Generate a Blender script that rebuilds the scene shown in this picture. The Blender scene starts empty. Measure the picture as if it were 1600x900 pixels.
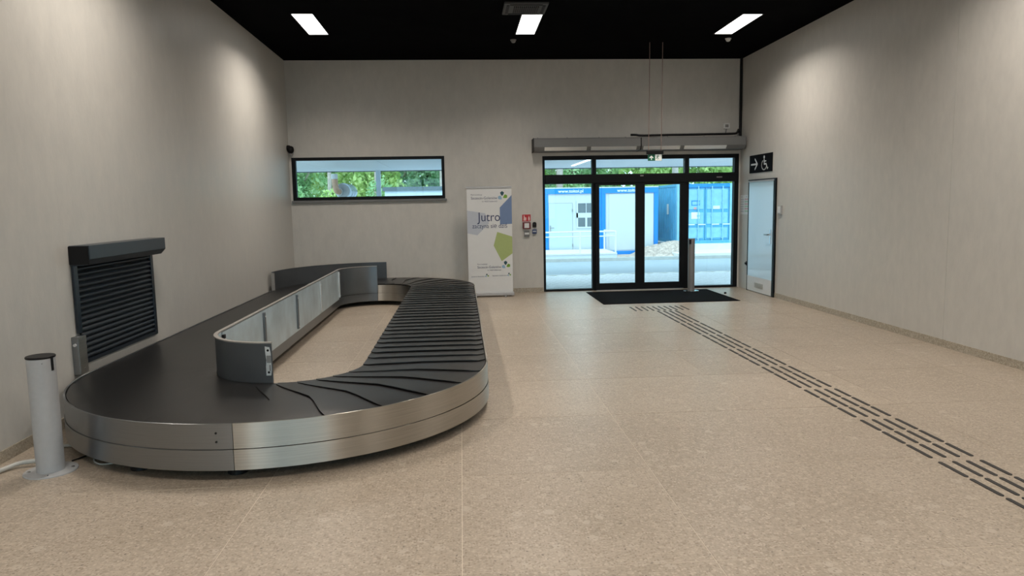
import bpy, bmesh, math, random
from mathutils import Vector, Matrix

# ------------------------------------------------------------------ camera
scene = bpy.context.scene
COL = scene.collection
CAM_F, YAW, PITCH, ROLL, CAM_H = 1125.24, 0.0681, -0.1152, -0.0176, 1.6935
cam_data = bpy.data.cameras.new('camera')
cam_data.sensor_width = 36.0
cam_data.lens = CAM_F / 1600.0 * 36.0
cam_data.clip_end = 400
cam = bpy.data.objects.new('camera', cam_data)
COL.objects.link(cam)
fw = Vector((math.sin(YAW) * math.cos(PITCH), math.cos(YAW) * math.cos(PITCH), math.sin(PITCH)))
rt = Vector((math.cos(YAW), -math.sin(YAW), 0))
up = rt.cross(fw)
rt2 = rt * math.cos(ROLL) + up * math.sin(ROLL)
up2 = up * math.cos(ROLL) - rt * math.sin(ROLL)
cam.matrix_world = Matrix(((rt2.x, up2.x, -fw.x, 0), (rt2.y, up2.y, -fw.y, 0), (rt2.z, up2.z, -fw.z, CAM_H), (0, 0, 0, 1)))
scene.camera = cam

# ------------------------------------------------------------------ world, sun, exposure
world = bpy.data.worlds.new('overcast_sky')
scene.world = world
world.use_nodes = True
bg = world.node_tree.nodes['Background']
bg.inputs['Color'].default_value = (0.80, 0.93, 1.0, 1)
bg.inputs['Strength'].default_value = 2.9
sun_data = bpy.data.lights.new('hazy_sun', 'SUN')
sun_data.energy = 1.2
sun_data.angle = 0.6
sun_data.color = (1.0, 0.96, 0.9)
sun = bpy.data.objects.new('hazy_sun', sun_data)
sun.rotation_euler = (math.radians(42), 0, math.radians(-28))
COL.objects.link(sun)
LAMP_W = 44.0            # watts of each ceiling light panel
LAMP_SPREAD = 142
vs = scene.view_settings
vs.view_transform = 'Standard'
vs.look = 'None'
vs.exposure = 0.0
vs.gamma = 1.0
vs.use_curve_mapping = False

# ------------------------------------------------------------------ room measures (metres)
XL, XR, YB, YF, H = -3.171, 5.432, 13.832, -4.6, 4.388
PI = math.pi
rng = random.Random(7)

# ------------------------------------------------------------------ materials
MATS = {}


def nt_new(name):
    m = bpy.data.materials.new(name)
    m.use_nodes = True
    n = m.node_tree
    return m, n, n.nodes['Principled BSDF']


def nd(n, t, **kw):
    x = n.nodes.new(t)
    for k, v in kw.items():
        setattr(x, k, v)
    return x


def mat(name, col, rough=0.5, metal=0.0, spec=0.5, noise=0.0, nscale=12.0, bump=0.0, bscale=60.0, stretch=None, coat=0.0, aniso=0.0):
    m, n, p = nt_new(name)
    p.inputs['Base Color'].default_value = (*col, 1)
    p.inputs['Roughness'].default_value = rough
    p.inputs['Metallic'].default_value = metal
    p.inputs['Specular IOR Level'].default_value = spec
    p.inputs['Coat Weight'].default_value = coat
    tc = nd(n, 'ShaderNodeNewGeometry')
    vec = tc.outputs['Position']
    if stretch:
        mp = nd(n, 'ShaderNodeMapping')
        mp.inputs['Scale'].default_value = stretch
        n.links.new(vec, mp.inputs['Vector'])
        vec = mp.outputs['Vector']
    if noise:
        t = nd(n, 'ShaderNodeTexNoise')
        t.inputs['Scale'].default_value = nscale
        t.inputs['Detail'].default_value = 4
        n.links.new(vec, t.inputs['Vector'])
        r = nd(n, 'ShaderNodeMapRange')
        r.inputs['From Min'].default_value = 0.25
        r.inputs['From Max'].default_value = 0.75
        r.inputs['To Min'].default_value = 1 - noise
        r.inputs['To Max'].default_value = 1 + noise
        n.links.new(t.outputs['Fac'], r.inputs['Value'])
        hs = nd(n, 'ShaderNodeHueSaturation')
        hs.inputs['Color'].default_value = (*col, 1)
        n.links.new(r.outputs['Result'], hs.inputs['Value'])
        n.links.new(hs.outputs['Color'], p.inputs['Base Color'])
        r2 = nd(n, 'ShaderNodeMapRange')
        dr = .08 if noise > .07 else .01
        r2.inputs['To Min'].default_value = max(0.02, rough - dr)
        r2.inputs['To Max'].default_value = min(1, rough + dr)
        n.links.new(t.outputs['Fac'], r2.inputs['Value'])
        n.links.new(r2.outputs['Result'], p.inputs['Roughness'])
    if bump:
        t = nd(n, 'ShaderNodeTexNoise')
        t.inputs['Scale'].default_value = bscale
        t.inputs['Detail'].default_value = 3
        n.links.new(vec, t.inputs['Vector'])
        b = nd(n, 'ShaderNodeBump')
        b.inputs['Strength'].default_value = bump
        b.inputs['Distance'].default_value = 0.01
        n.links.new(t.outputs['Fac'], b.inputs['Height'])
        n.links.new(b.outputs['Normal'], p.inputs['Normal'])
    MATS[name] = m
    return m


def mat_terrazzo(name, base, per_tile=True):
    m, n, p = nt_new(name)
    g = nd(n, 'ShaderNodeNewGeometry')
    oi = nd(n, 'ShaderNodeObjectInfo')
    off = nd(n, 'ShaderNodeVectorMath', operation='SCALE')
    off.inputs[0].default_value = (37.0, 53.0, 19.0)
    n.links.new(oi.outputs['Random'], off.inputs['Scale'])
    add = nd(n, 'ShaderNodeVectorMath', operation='ADD')
    n.links.new(g.outputs['Position'], add.inputs[0])
    if per_tile:
        n.links.new(off.outputs[0], add.inputs[1])
    vec = add.outputs[0]
    big = nd(n, 'ShaderNodeTexNoise')
    big.inputs['Scale'].default_value = 1.6
    big.inputs['Detail'].default_value = 3
    n.links.new(vec, big.inputs['Vector'])
    cr = nd(n, 'ShaderNodeValToRGB')
    e = cr.color_ramp.elements
    e[0].position = 0.3
    e[0].color = (base[0] * .93, base[1] * .92, base[2] * .90, 1)
    e[1].position = 0.7
    e[1].color = (base[0] * 1.05, base[1] * 1.05, base[2] * 1.05, 1)
    n.links.new(big.outputs['Fac'], cr.inputs['Fac'])
    cur = cr.outputs['Color']
    # slab to slab shade
    if per_tile:
        hs = nd(n, 'ShaderNodeHueSaturation')
        mr = nd(n, 'ShaderNodeMapRange')
        mr.inputs['To Min'].default_value = 0.96
        mr.inputs['To Max'].default_value = 1.04
        n.links.new(oi.outputs['Random'], mr.inputs['Value'])
        n.links.new(mr.outputs['Result'], hs.inputs['Value'])
        n.links.new(cur, hs.inputs['Color'])
        cur = hs.outputs['Color']
    # warp so the chips are irregular
    wn = nd(n, 'ShaderNodeTexNoise')
    wn.inputs['Scale'].default_value = 40
    n.links.new(vec, wn.inputs['Vector'])
    ws = nd(n, 'ShaderNodeVectorMath', operation='SCALE')
    ws.inputs['Scale'].default_value = 0.02
    n.links.new(wn.outputs['Color'], ws.inputs[0])
    wa = nd(n, 'ShaderNodeVectorMath', operation='ADD')
    n.links.new(vec, wa.inputs[0])
    n.links.new(ws.outputs[0], wa.inputs[1])
    wvec = wa.outputs[0]

    def chips(scale, radius, share, col, amount, seed):
        nonlocal cur
        mp = nd(n, 'ShaderNodeMapping')
        mp.inputs['Location'].default_value = (seed, seed * 2, seed * 3)
        n.links.new(wvec, mp.inputs['Vector'])
        v = nd(n, 'ShaderNodeTexVoronoi')
        v.inputs['Scale'].default_value = scale
        n.links.new(mp.outputs['Vector'], v.inputs['Vector'])
        a = nd(n, 'ShaderNodeMath', operation='LESS_THAN')
        a.inputs[1].default_value = radius
        n.links.new(v.outputs['Distance'], a.inputs[0])
        sp = nd(n, 'ShaderNodeSeparateColor')
        n.links.new(v.outputs['Color'], sp.inputs['Color'])
        b = nd(n, 'ShaderNodeMath', operation='LESS_THAN')
        b.inputs[1].default_value = share
        n.links.new(sp.outputs[0], b.inputs[0])
        c = nd(n, 'ShaderNodeMath', operation='MULTIPLY')
        n.links.new(a.outputs[0], c.inputs[0])
        n.links.new(b.outputs[0], c.inputs[1])
        c2 = nd(n, 'ShaderNodeMath', operation='MULTIPLY')
        c2.inputs[1].default_value = amount
        n.links.new(c.outputs[0], c2.inputs[0])
        mx = nd(n, 'ShaderNodeMix', data_type='RGBA')
        mx.inputs['B'].default_value = (*col, 1)
        n.links.new(c2.outputs[0], mx.inputs['Factor'])
        n.links.new(cur, mx.inputs['A'])
        cur = mx.outputs['Result']

    fn = nd(n, 'ShaderNodeTexNoise')
    fn.inputs['Scale'].default_value = 75
    fn.inputs['Detail'].default_value = 3
    n.links.new(wvec, fn.inputs['Vector'])
    fr_ = nd(n, 'ShaderNodeMapRange')
    fr_.inputs['From Min'].default_value = .3
    fr_.inputs['From Max'].default_value = .7
    fr_.inputs['To Min'].default_value = .84
    fr_.inputs['To Max'].default_value = 1.16
    n.links.new(fn.outputs['Fac'], fr_.inputs['Value'])
    fh = nd(n, 'ShaderNodeHueSaturation')
    n.links.new(fr_.outputs['Result'], fh.inputs['Value'])
    n.links.new(cur, fh.inputs['Color'])
    cur = fh.outputs['Color']
    chips(11, 0.36, 0.10, (base[0] * 1.35, base[1] * 1.42, base[2] * 1.5), 0.55, 1.3)
    chips(26, 0.42, 0.28, (base[0] * 1.25, base[1] * 1.28, base[2] * 1.3), 0.55, 5.1)
    chips(30, 0.40, 0.22, (base[0] * .74, base[1] * .70, base[2] * .66), 0.5, 9.7)
    chips(70, 0.42, 0.30, (base[0] * .60, base[1] * .56, base[2] * .50), 0.65, 3.3)
    chips(60, 0.44, 0.30, (base[0] * 1.36, base[1] * 1.4, base[2] * 1.45), 0.7, 7.9)
    chips(56, 0.30, 0.04, (.10, .08, .065), 0.75, 2.2)
    n.links.new(cur, p.inputs['Base Color'])
    p.inputs['Roughness'].default_value = 0.38
    p.inputs['Specular IOR Level'].default_value = 0.6
    MATS[name] = m
    return m


def mat_wall(name, col):
    m, n, p = nt_new(name)
    g = nd(n, 'ShaderNodeNewGeometry')
    mp = nd(n, 'ShaderNodeMapping')
    mp.inputs['Scale'].default_value = (1, 1, 0.45)
    n.links.new(g.outputs['Position'], mp.inputs['Vector'])
    t = nd(n, 'ShaderNodeTexNoise')
    t.inputs['Scale'].default_value = 9
    t.inputs['Detail'].default_value = 6
    t.inputs['Roughness'].default_value = .65
    n.links.new(mp.outputs['Vector'], t.inputs['Vector'])
    cr = nd(n, 'ShaderNodeValToRGB')
    e = cr.color_ramp.elements
    e[0].position, e[1].position = .3, .7
    e[0].color = (col[0] * .94, col[1] * .945, col[2] * .95, 1)
    e[1].color = (col[0] * 1.05, col[1] * 1.05, col[2] * 1.05, 1)
    n.links.new(t.outputs['Fac'], cr.inputs['Fac'])
    n.links.new(cr.outputs['Color'], p.inputs['Base Color'])
    r = nd(n, 'ShaderNodeMapRange')
    r.inputs['From Min'].default_value = .3
    r.inputs['From Max'].default_value = .7
    r.inputs['To Min'].default_value = .36
    r.inputs['To Max'].default_value = .56
    n.links.new(t.outputs['Fac'], r.inputs['Value'])
    n.links.new(r.outputs['Result'], p.inputs['Roughness'])
    t2 = nd(n, 'ShaderNodeTexNoise')
    t2.inputs['Scale'].default_value = 55
    t2.inputs['Detail'].default_value = 3
    n.links.new(mp.outputs['Vector'], t2.inputs['Vector'])
    b = nd(n, 'ShaderNodeBump')
    b.inputs['Strength'].default_value = .12
    b.inputs['Distance'].default_value = .01
    n.links.new(t2.outputs['Fac'], b.inputs['Height'])
    n.links.new(b.outputs['Normal'], p.inputs['Normal'])
    p.inputs['Specular IOR Level'].default_value = .5
    MATS[name] = m
    return m


def mat_brushed(name, col, rough, scale=(3, 3, 260), depth=0.12):
    """brushed sheet metal: fine streaks in the roughness and the colour along the sheet"""
    m, n, p = nt_new(name)
    p.inputs['Metallic'].default_value = 1
    p.inputs['Anisotropic'].default_value = .95
    p.inputs['Anisotropic Rotation'].default_value = .25
    tg = nd(n, 'ShaderNodeTangent', direction_type='RADIAL', axis='Z')
    n.links.new(tg.outputs[0], p.inputs['Tangent'])
    g = nd(n, 'ShaderNodeNewGeometry')
    mp = nd(n, 'ShaderNodeMapping')
    mp.inputs['Scale'].default_value = scale
    n.links.new(g.outputs['Position'], mp.inputs['Vector'])
    t = nd(n, 'ShaderNodeTexNoise')
    t.inputs['Scale'].default_value = 1
    t.inputs['Detail'].default_value = 3
    n.links.new(mp.outputs['Vector'], t.inputs['Vector'])
    cr = nd(n, 'ShaderNodeValToRGB')
    e = cr.color_ramp.elements
    e[0].position, e[1].position = .25, .75
    e[0].color = (col[0] * (1 - depth), col[1] * (1 - depth), col[2] * (1 - depth), 1)
    e[1].color = (min(1, col[0] * (1 + depth)), min(1, col[1] * (1 + depth)), min(1, col[2] * (1 + depth)), 1)
    n.links.new(t.outputs['Fac'], cr.inputs['Fac'])
    n.links.new(cr.outputs['Color'], p.inputs['Base Color'])
    r = nd(n, 'ShaderNodeMapRange')
    r.inputs['To Min'].default_value = rough - .07
    r.inputs['To Max'].default_value = rough + .07
    n.links.new(t.outputs['Fac'], r.inputs['Value'])
    n.links.new(r.outputs['Result'], p.inputs['Roughness'])
    MATS[name] = m
    return m


def mat_glass(name, tint):
    m = bpy.data.materials.new(name)
    m.use_nodes = True
    n = m.node_tree
    n.nodes.clear()
    out = nd(n, 'ShaderNodeOutputMaterial')
    tr = nd(n, 'ShaderNodeBsdfTransparent')
    tr.inputs['Color'].default_value = (*tint, 1)
    gl = nd(n, 'ShaderNodeBsdfGlossy')
    gl.inputs['Roughness'].default_value = 0.0
    fr = nd(n, 'ShaderNodeFresnel')
    fr.inputs['IOR'].default_value = 1.35
    mx = nd(n, 'ShaderNodeMixShader')
    n.links.new(fr.outputs[0], mx.inputs[0])
    n.links.new(tr.outputs[0], mx.inputs[1])
    n.links.new(gl.outputs[0], mx.inputs[2])
    n.links.new(mx.outputs[0], out.inputs['Surface'])
    MATS[name] = m
    return m


def mat_emit(name, col, s):
    m, n, p = nt_new(name)
    p.inputs['Base Color'].default_value = (*col, 1)
    p.inputs['Emission Color'].default_value = (*col, 1)
    p.inputs['Emission Strength'].default_value = s
    MATS[name] = m
    return m


def mat_leaf(name, c1, c2):
    m, n, p = nt_new(name)
    g = nd(n, 'ShaderNodeNewGeometry')
    t = nd(n, 'ShaderNodeTexNoise')
    t.inputs['Scale'].default_value = 0.9
    t.inputs['Detail'].default_value = 5
    n.links.new(g.outputs['Position'], t.inputs['Vector'])
    cr = nd(n, 'ShaderNodeValToRGB')
    e = cr.color_ramp.elements
    e[0].position, e[1].position = .38, .62
    e[0].color, e[1].color = (*c1, 1), (*c2, 1)
    n.links.new(t.outputs['Fac'], cr.inputs['Fac'])
    n.links.new(cr.outputs['Color'], p.inputs['Base Color'])
    p.inputs['Roughness'].default_value = .6
    tl = nd(n, 'ShaderNodeBsdfTranslucent')
    n.links.new(cr.outputs['Color'], tl.inputs['Color'])
    ad = nd(n, 'ShaderNodeMixShader')
    ad.inputs[0].default_value = .4
    n.links.new(p.outputs[0], ad.inputs[1])
    n.links.new(tl.outputs[0], ad.inputs[2])
    n.links.new(ad.outputs[0], n.nodes['Material Output'].inputs['Surface'])
    MATS[name] = m
    return m


M_WALL = mat_wall('beige_wallcovering', (.575, .56, .525))
M_TILE = mat_terrazzo('beige_terrazzo', (.415, .35, .28))
M_SKIRTB = mat_terrazzo('grey_terrazzo_skirting', (.40, .355, .285), False)
M_GROUT = mat('light_grout', (.74, .67, .57), .8, noise=.06, nscale=20)
M_CEIL = mat('black_ceiling', (.0012, .0012, .0018), .9, spec=.03, noise=.15, nscale=3)
M_BLACK = mat('black_coated_metal', (.005, .006, .008), .45, spec=.22, noise=.06, nscale=30)
M_BLACKP = mat('black_plastic', (.007, .007, .008), .5, spec=.25, noise=.06, nscale=40)
M_DARKBLUE = mat('blue_black_shutter_paint', (.014, .021, .030), .28)
M_HEADBOX = mat('blue_grey_head_box_paint', (.026, .035, .044), .34)
M_RUBBER = mat('black_rubber_slat', (.0095, .0095, .0098), .34, spec=.5, noise=.06, nscale=5)
M_UNDER = mat('dark_steel_frame', (.01, .01, .012), .7, noise=.1, nscale=10)
M_STEEL = mat_brushed('brushed_stainless_steel', (.45, .43, .39), .36)
M_ALU = mat_brushed('satin_grey_aluminium', (.30, .315, .33), .36, depth=.06)
M_ALUP = mat('grey_powder_coat', (.42, .43, .445), .42, spec=.5, noise=.04, nscale=30)
M_POST = mat('satin_grey_post', (.26, .255, .25), .38, metal=.35, noise=.04, nscale=20)
M_GALV = mat('galvanised_sheet', (.55, .655, .71), .42, metal=.3, noise=.2, nscale=3.2)
M_GUARD = mat('dark_grey_guard_sheet', (.11, .12, .13), .36, metal=.5, noise=.08, nscale=4)
M_GUARDIN = mat('dark_grey_galvanised', (.20, .22, .24), .34, metal=.8, noise=.08, nscale=4)
M_RAIL = mat('pale_guard_rim', (.42, .40, .38), .4, metal=.5, noise=.04, nscale=12)
M_ZINC = mat('bright_zinc', (.78, .82, .84), .3, metal=.6, noise=.06, nscale=30)
M_CHROME = mat('satin_chrome', (.62, .63, .64), .22, metal=1, noise=.04, nscale=50)
M_MAT = mat('black_entrance_carpet', (.008, .008, .009), .95, spec=.05, noise=.35, nscale=120, bump=.5, bscale=300)
M_SIGNK = mat('matt_black_sign', (.005, .005, .007), .7, spec=.06, noise=.03, nscale=20)
M_TACT = mat('dark_tactile_rubber', (.028, .028, .028), .6, noise=.1, nscale=30)
M_GLASS = mat_glass('clear_blue_tinted_glass', (.80, .93, .97))
M_WHITE = mat('white_plastic', (.74, .75, .75), .4, noise=.02, nscale=20)
M_PRINTW = mat('white_banner_vinyl', (.66, .675, .68), .5, noise=.015, nscale=8)
M_CURTAIN = mat('grey_air_curtain_paint', (.165, .17, .172), .45, noise=.03, nscale=10)
M_NOZZLE = mat('polished_outlet', (.94, .96, .96), .3, metal=.5, noise=.03, nscale=12)
M_DOOR = mat('blue_grey_door_laminate', (.56, .70, .80), .2, spec=1.0, coat=1.0)
M_KICK = mat('white_kick_plate', (.74, .75, .76), .4, noise=.02, nscale=10)
M_GREYM = mat('mid_grey_plastic', (.25, .25, .25), .5, noise=.03, nscale=20)
M_RED = mat('red_sign_print', (.50, .02, .03), .4, noise=.03, nscale=20)
M_DKRED = mat('dark_red_plastic', (.16, .015, .02), .4, noise=.03, nscale=20)
M_GREEN = mat('green_sign_print', (.012, .16, .085), .4, noise=.03, nscale=20)
M_NAVY = mat('navy_print', (.03, .045, .12), .5, noise=.02, nscale=20)
M_SLATE = mat('slate_blue_print', (.15, .22, .38), .5, noise=.02, nscale=20)
M_PALEB = mat('pale_grey_blue_print', (.46, .50, .57), .5, noise=.02, nscale=20)
M_LIME = mat('soft_green_print', (.36, .44, .17), .5, noise=.02, nscale=20)
M_LIMED = mat('leaf_green_print', (.16, .33, .03), .5, noise=.02, nscale=20)
M_DKGREEN = mat('dark_teal_print', (.02, .07, .09), .5, noise=.02, nscale=20)
M_SKYB = mat('light_blue_print', (.25, .40, .55), .5, noise=.02, nscale=20)
M_BLUEDEV = mat('blue_reader_plastic', (.03, .05, .16), .4, noise=.03, nscale=20)
M_CONDUIT = mat('grey_conduit_plastic', (.50, .50, .47), .5, noise=.03, nscale=20)
M_BROWNW = mat('brown_wire', (.22, .15, .13), .6, noise=.05, nscale=20)
M_LED = mat_emit('lit_diffuser', (1, .965, .92), 6.0)
M_EXITW = mat_emit('lit_exit_sign_white', (.85, .88, .84), .25)
M_CASS = mat('dark_grey_cassette', (.055, .057, .06), .5, noise=.04, nscale=20)
# outdoors
M_ASPH = mat('pale_asphalt', (.30, .34, .37), .85, noise=.08, nscale=3)
M_PAVER = mat('pale_concrete_paver', (.70, .71, .72), .8, noise=.10, nscale=9)
M_JOINT = mat('paver_joint_sand', (.30, .31, .31), .9, noise=.1, nscale=20)
M_KERB = mat('grey_kerb', (.45, .45, .43), .85, noise=.1, nscale=6)
M_CONC = mat('light_concrete', (.68, .68, .65), .8, noise=.06, nscale=4)
M_SAND = mat('sand_and_rubble', (.50, .40, .34), .9, noise=.4, nscale=7, bump=.6, bscale=6)
M_SOFFIT = mat('white_soffit_panel', (.86, .85, .88), .5, noise=.015, nscale=2)
M_CABW = mat('white_cabin_panel', (.58, .62, .64), .45, noise=.02, nscale=1.5)
M_CABB = mat('bright_blue_cabin_frame', (.004, .22, .70), .4, noise=.04, nscale=3)
M_CABD = mat('pale_cabin_door', (.52, .60, .65), .45, noise=.02, nscale=2)
M_SEAB = mat('container_blue', (.09, .36, .58), .5, noise=.14, nscale=2.4)
M_SEAL = mat('container_light_blue', (.22, .48, .64), .5, noise=.12, nscale=5)
M_WINDK = mat('dark_window_glass', (.13, .16, .18), .15, noise=.1, nscale=3)
M_DUCT = mat('foil_insulation', (.52, .58, .66), .32, metal=.7, noise=.12, nscale=9)
M_COPPER = mat('pale_orange_pipe', (.70, .42, .28), .5, noise=.2, nscale=8)
M_BARK = mat('pale_bark', (.42, .36, .32), .9, noise=.2, nscale=8)
M_LEAF1 = mat_leaf('fresh_green_leaves', (.28, .50, .24), (.60, .82, .46))
M_LEAF2 = mat_leaf('yellow_green_leaves', (.30, .50, .14), (.66, .80, .34))
M_LEAF3 = mat_leaf('blue_green_leaves', (.28, .50, .32), (.56, .78, .52))
M_ROOFDK = mat('dark_roof_edge', (.10, .13, .15), .5, noise=.06, nscale=3)
M_HUT = mat('pale_blue_white_wall', (.62, .70, .76), .6, noise=.03, nscale=2)


# ------------------------------------------------------------------ mesh builder
class MB:
    def __init__(self):
        self.v, self.f = [], []

    def add(self, vs, fs):
        o = len(self.v)
        self.v += [tuple(p) for p in vs]
        self.f += [tuple(i + o for i in q) for q in fs]
        return self

    def box(self, x0, x1, y0, y1, z0, z1):
        v = [(x, y, z) for z in (z0, z1) for y in (y0, y1) for x in (x0, x1)]
        return self.add(v, [(0, 2, 3, 1), (4, 5, 7, 6), (0, 1, 5, 4), (2, 6, 7, 3), (0, 4, 6, 2), (1, 3, 7, 5)])

    def prism(self, pts, vec):
        """closed polygon of 3D points extruded along vec"""
        n = len(pts)
        vec = Vector(vec)
        a = [Vector(p) for p in pts]
        nrm = Vector((0, 0, 0))
        for i in range(n):
            nrm += a[i].cross(a[(i + 1) % n])
        if nrm.dot(vec) > 0:
            a = a[::-1]
        b = [p + vec for p in a]
        fs = [tuple(range(n)), tuple(range(2 * n - 1, n - 1, -1))]
        fs += [(i, i + n, (i + 1) % n + n, (i + 1) % n) for i in range(n)]
        return self.add(a + b, fs)

    def tube(self, path, r, n=10, caps=True, radii=None):
        path = [Vector(p) for p in path]
        rings = []
        ref = None
        for i, p in enumerate(path):
            d = (path[min(i + 1, len(path) - 1)] - path[max(i - 1, 0)]).normalized()
            if ref is None:
                ref = Vector((0, 0, 1)) if abs(d.z) < .9 else Vector((1, 0, 0))
            u = (ref - d * ref.dot(d)).normalized()
            ref = u
            w = d.cross(u)
            rr = radii[i] if radii else r
            rings.append([p + (u * math.cos(2 * PI * k / n) + w * math.sin(2 * PI * k / n)) * rr for k in range(n)])
        vs = [q for ring in rings for q in ring]
        fs = []
        for i in range(len(path) - 1):
            for k in range(n):
                fs.append((i * n + k, i * n + (k + 1) % n, (i + 1) * n + (k + 1) % n, (i + 1) * n + k))
        if caps:
            fs.append(tuple(range(n - 1, -1, -1)))
            fs.append(tuple((len(path) - 1) * n + k for k in range(n)))
        return self.add(vs, fs)

    def cyl(self, c, r, h, n=24, r2=None):
        c = Vector(c)
        return self.tube([c, c + Vector((0, 0, h))], r, n, radii=[r, r if r2 is None else r2])

    def lathe(self, c, prof, n=32):
        vs, fs = [], []
        for r, z in prof:
            for k in range(n):
                a = 2 * PI * k / n
                vs.append((c[0] + r * math.cos(a), c[1] + r * math.sin(a), c[2] + z))
        m = len(prof)
        for i in range(m - 1):
            for k in range(n):
                fs.append((i * n + k, i * n + (k + 1) % n, (i + 1) * n + (k + 1) % n, (i + 1) * n + k))
        fs.append(tuple(range(n - 1, -1, -1)))
        fs.append(tuple((m - 1) * n + k for k in range(n)))
        return self.add(vs, fs)

    def wallstrip(self, path, nrm, t, z0, z1):
        """vertical sheet along a plan path; nrm gives the plan normal at each point, t its thickness along it"""
        vs, fs = [], []
        for (x, y), (a, b) in zip(path, nrm):
            for (d, z) in ((0, z0), (t, z0), (t, z1), (0, z1)):
                vs.append((x + a * d, y + b * d, z))
        k = len(path)
        for i in range(k - 1):
            for j in range(4):
                fs.append((i * 4 + j, i * 4 + (j + 1) % 4, (i + 1) * 4 + (j + 1) % 4, (i + 1) * 4 + j))
        fs.append((3, 2, 1, 0))
        fs.append(tuple((k - 1) * 4 + j for j in range(4)))
        return self.add(vs, fs)

    def mesh(self, name, m, smooth=None):
        me = bpy.data.meshes.new(name)
        me.from_pydata(self.v, [], self.f)
        me.validate()
        bm = bmesh.new()
        bm.from_mesh(me)
        bmesh.ops.recalc_face_normals(bm, faces=bm.faces)
        bm.to_mesh(me)
        bm.free()
        if smooth:
            me.shade_smooth()
            me.set_sharp_from_angle(angle=math.radians(smooth))
        if m is not None:
            me.materials.append(m)
        me.update()
        return me

    def build(self, name, m, parent=None, smooth=None, bevel=0, local=False):
        off = Vector((0, 0, 0))
        q = parent
        while q is not None and not local:
            off += q.location
            q = q.parent
        if off.length:
            self.v = [(x - off.x, y - off.y, z - off.z) for x, y, z in self.v]
        o = bpy.data.objects.new(name, self.mesh(name, m, smooth))
        COL.objects.link(o)
        o.parent = parent
        if bevel:
            b = o.modifiers.new('bevel', 'BEVEL')
            b.width = bevel
            b.segments = 2
            b.limit_method = 'ANGLE'
            b.harden_normals = False
        return o


def tag(o, label=None, cat=None, group=None, kind=None):
    if label:
        o['label'] = label
    if cat:
        o['category'] = cat
    if group:
        o['group'] = group
    if kind:
        o['kind'] = kind
    return o


def thing(name, loc, label, cat, group=None, kind=None):
    o = bpy.data.objects.new(name, None)
    o.empty_display_size = .1
    o.location = loc
    COL.objects.link(o)
    return tag(o, label, cat, group, kind)


def box(name, m, b, parent=None, bevel=0, smooth=None):
    return MB().box(*b).build(name, m, parent, smooth, bevel)


def struct(o):
    o['kind'] = 'structure'
    return o


class Plane:
    """a flat sheet in space to draw print on: origin, right and up"""

    def __init__(self, o, r, u):
        self.o, self.r, self.u = Vector(o), Vector(r).normalized(), Vector(u).normalized()
        self.n = self.r.cross(self.u)

    def p(self, x, y, d=0):
        return self.o + self.r * x + self.u * y + self.n * d

    def poly(self, mb, pts, d=.001, t=.001):
        mb.prism([self.p(x, y, d) for x, y in pts], self.n * t)

    def rect(self, mb, x0, y0, x1, y1, d=.001, t=.001):
        self.poly(mb, [(x0, y0), (x1, y0), (x1, y1), (x0, y1)], d, t)

    def disc(self, mb, cx, cy, r, d=.001, t=.001, n=20, ry=None):
        ry = ry or r
        self.poly(mb, [(cx + r * math.cos(2 * PI * k / n), cy + ry * math.sin(2 * PI * k / n)) for k in range(n)], d, t)

    def stroke(self, mb, pts, w, d=.001, t=.001):
        for (x0, y0), (x1, y1) in zip(pts[:-1], pts[1:]):
            L = math.hypot(x1 - x0, y1 - y0)
            if L < 1e-6:
                continue
            a, b = -(y1 - y0) / L * w / 2, (x1 - x0) / L * w / 2
            self.poly(mb, [(x0 + a, y0 + b), (x0 - a, y0 - b), (x1 - a, y1 - b), (x1 + a, y1 + b)], d, t)
        for x, y in pts:
            self.disc(mb, x, y, w / 2, d, t, 8)

    def text(self, mb, s, x, y, size, d=.001, align='LEFT', width=None, bold=0.0):
        cu = bpy.data.curves.new('lettering', 'FONT')
        cu.body = s
        cu.size = size
        cu.align_x = align
        cu.offset = bold
        cu.resolution_u = 3
        tmp = bpy.data.objects.new('lettering', cu)
        COL.objects.link(tmp)
        bpy.context.view_layer.update()
        me = bpy.data.meshes.new_from_object(tmp.evaluated_get(bpy.context.evaluated_depsgraph_get()))
        vs = [v.co.copy() for v in me.vertices]
        sx = 1
        if width and vs:
            w0 = max(v.x for v in vs) - min(v.x for v in vs)
            sx = width / w0 if w0 else 1
        mb.add([self.p(x + v.x * sx, y + v.y, d) for v in vs], [tuple(pl.vertices) for pl in me.polygons])
        bpy.data.objects.remove(tmp)
        bpy.data.curves.remove(cu)
        bpy.data.meshes.remove(me)


# ------------------------------------------------------------------ floor: grout bed and 1.2 m tiles
floor = struct(box('floor', M_GROUT, (XL - .2, XR + .2, YF - .2, YB + .3, -.12, -.0015)))
TX0, TY0, TW, JT = -0.0374, 3.1734, 1.2, .0036
tile_mesh = {}
for i in range(-3, 6):
    for j in range(-7, 10):
        x0, x1 = max(TX0 + i * TW, XL), min(TX0 + (i + 1) * TW, XR)
        y0, y1 = max(TY0 + j * TW, YF), min(TY0 + (j + 1) * TW, YB + .02)
        if x1 - x0 < .02 or y1 - y0 < .02:
            continue
        w, l = round(x1 - x0, 4), round(y1 - y0, 4)
        if (w, l) not in tile_mesh:
            g = JT / 2
            tile_mesh[(w, l)] = MB().box(g, w - g, g * 1.5, l - g * 1.5, -.008, 0).mesh('tile', M_TILE)
        o = bpy.data.objects.new('tile', tile_mesh[(w, l)])
        o.location = (x0, y0, 0)
        COL.objects.link(o)
        o.parent = floor

ceiling = struct(box('ceiling', M_CEIL, (XL - .2, XR + .2, YF - .2, YB + .3, H, H + .15)))

wall_left = struct(box('wall_left', M_WALL, (XL - .2, XL, YF - .2, YB + .3, 0, H)))
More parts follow.
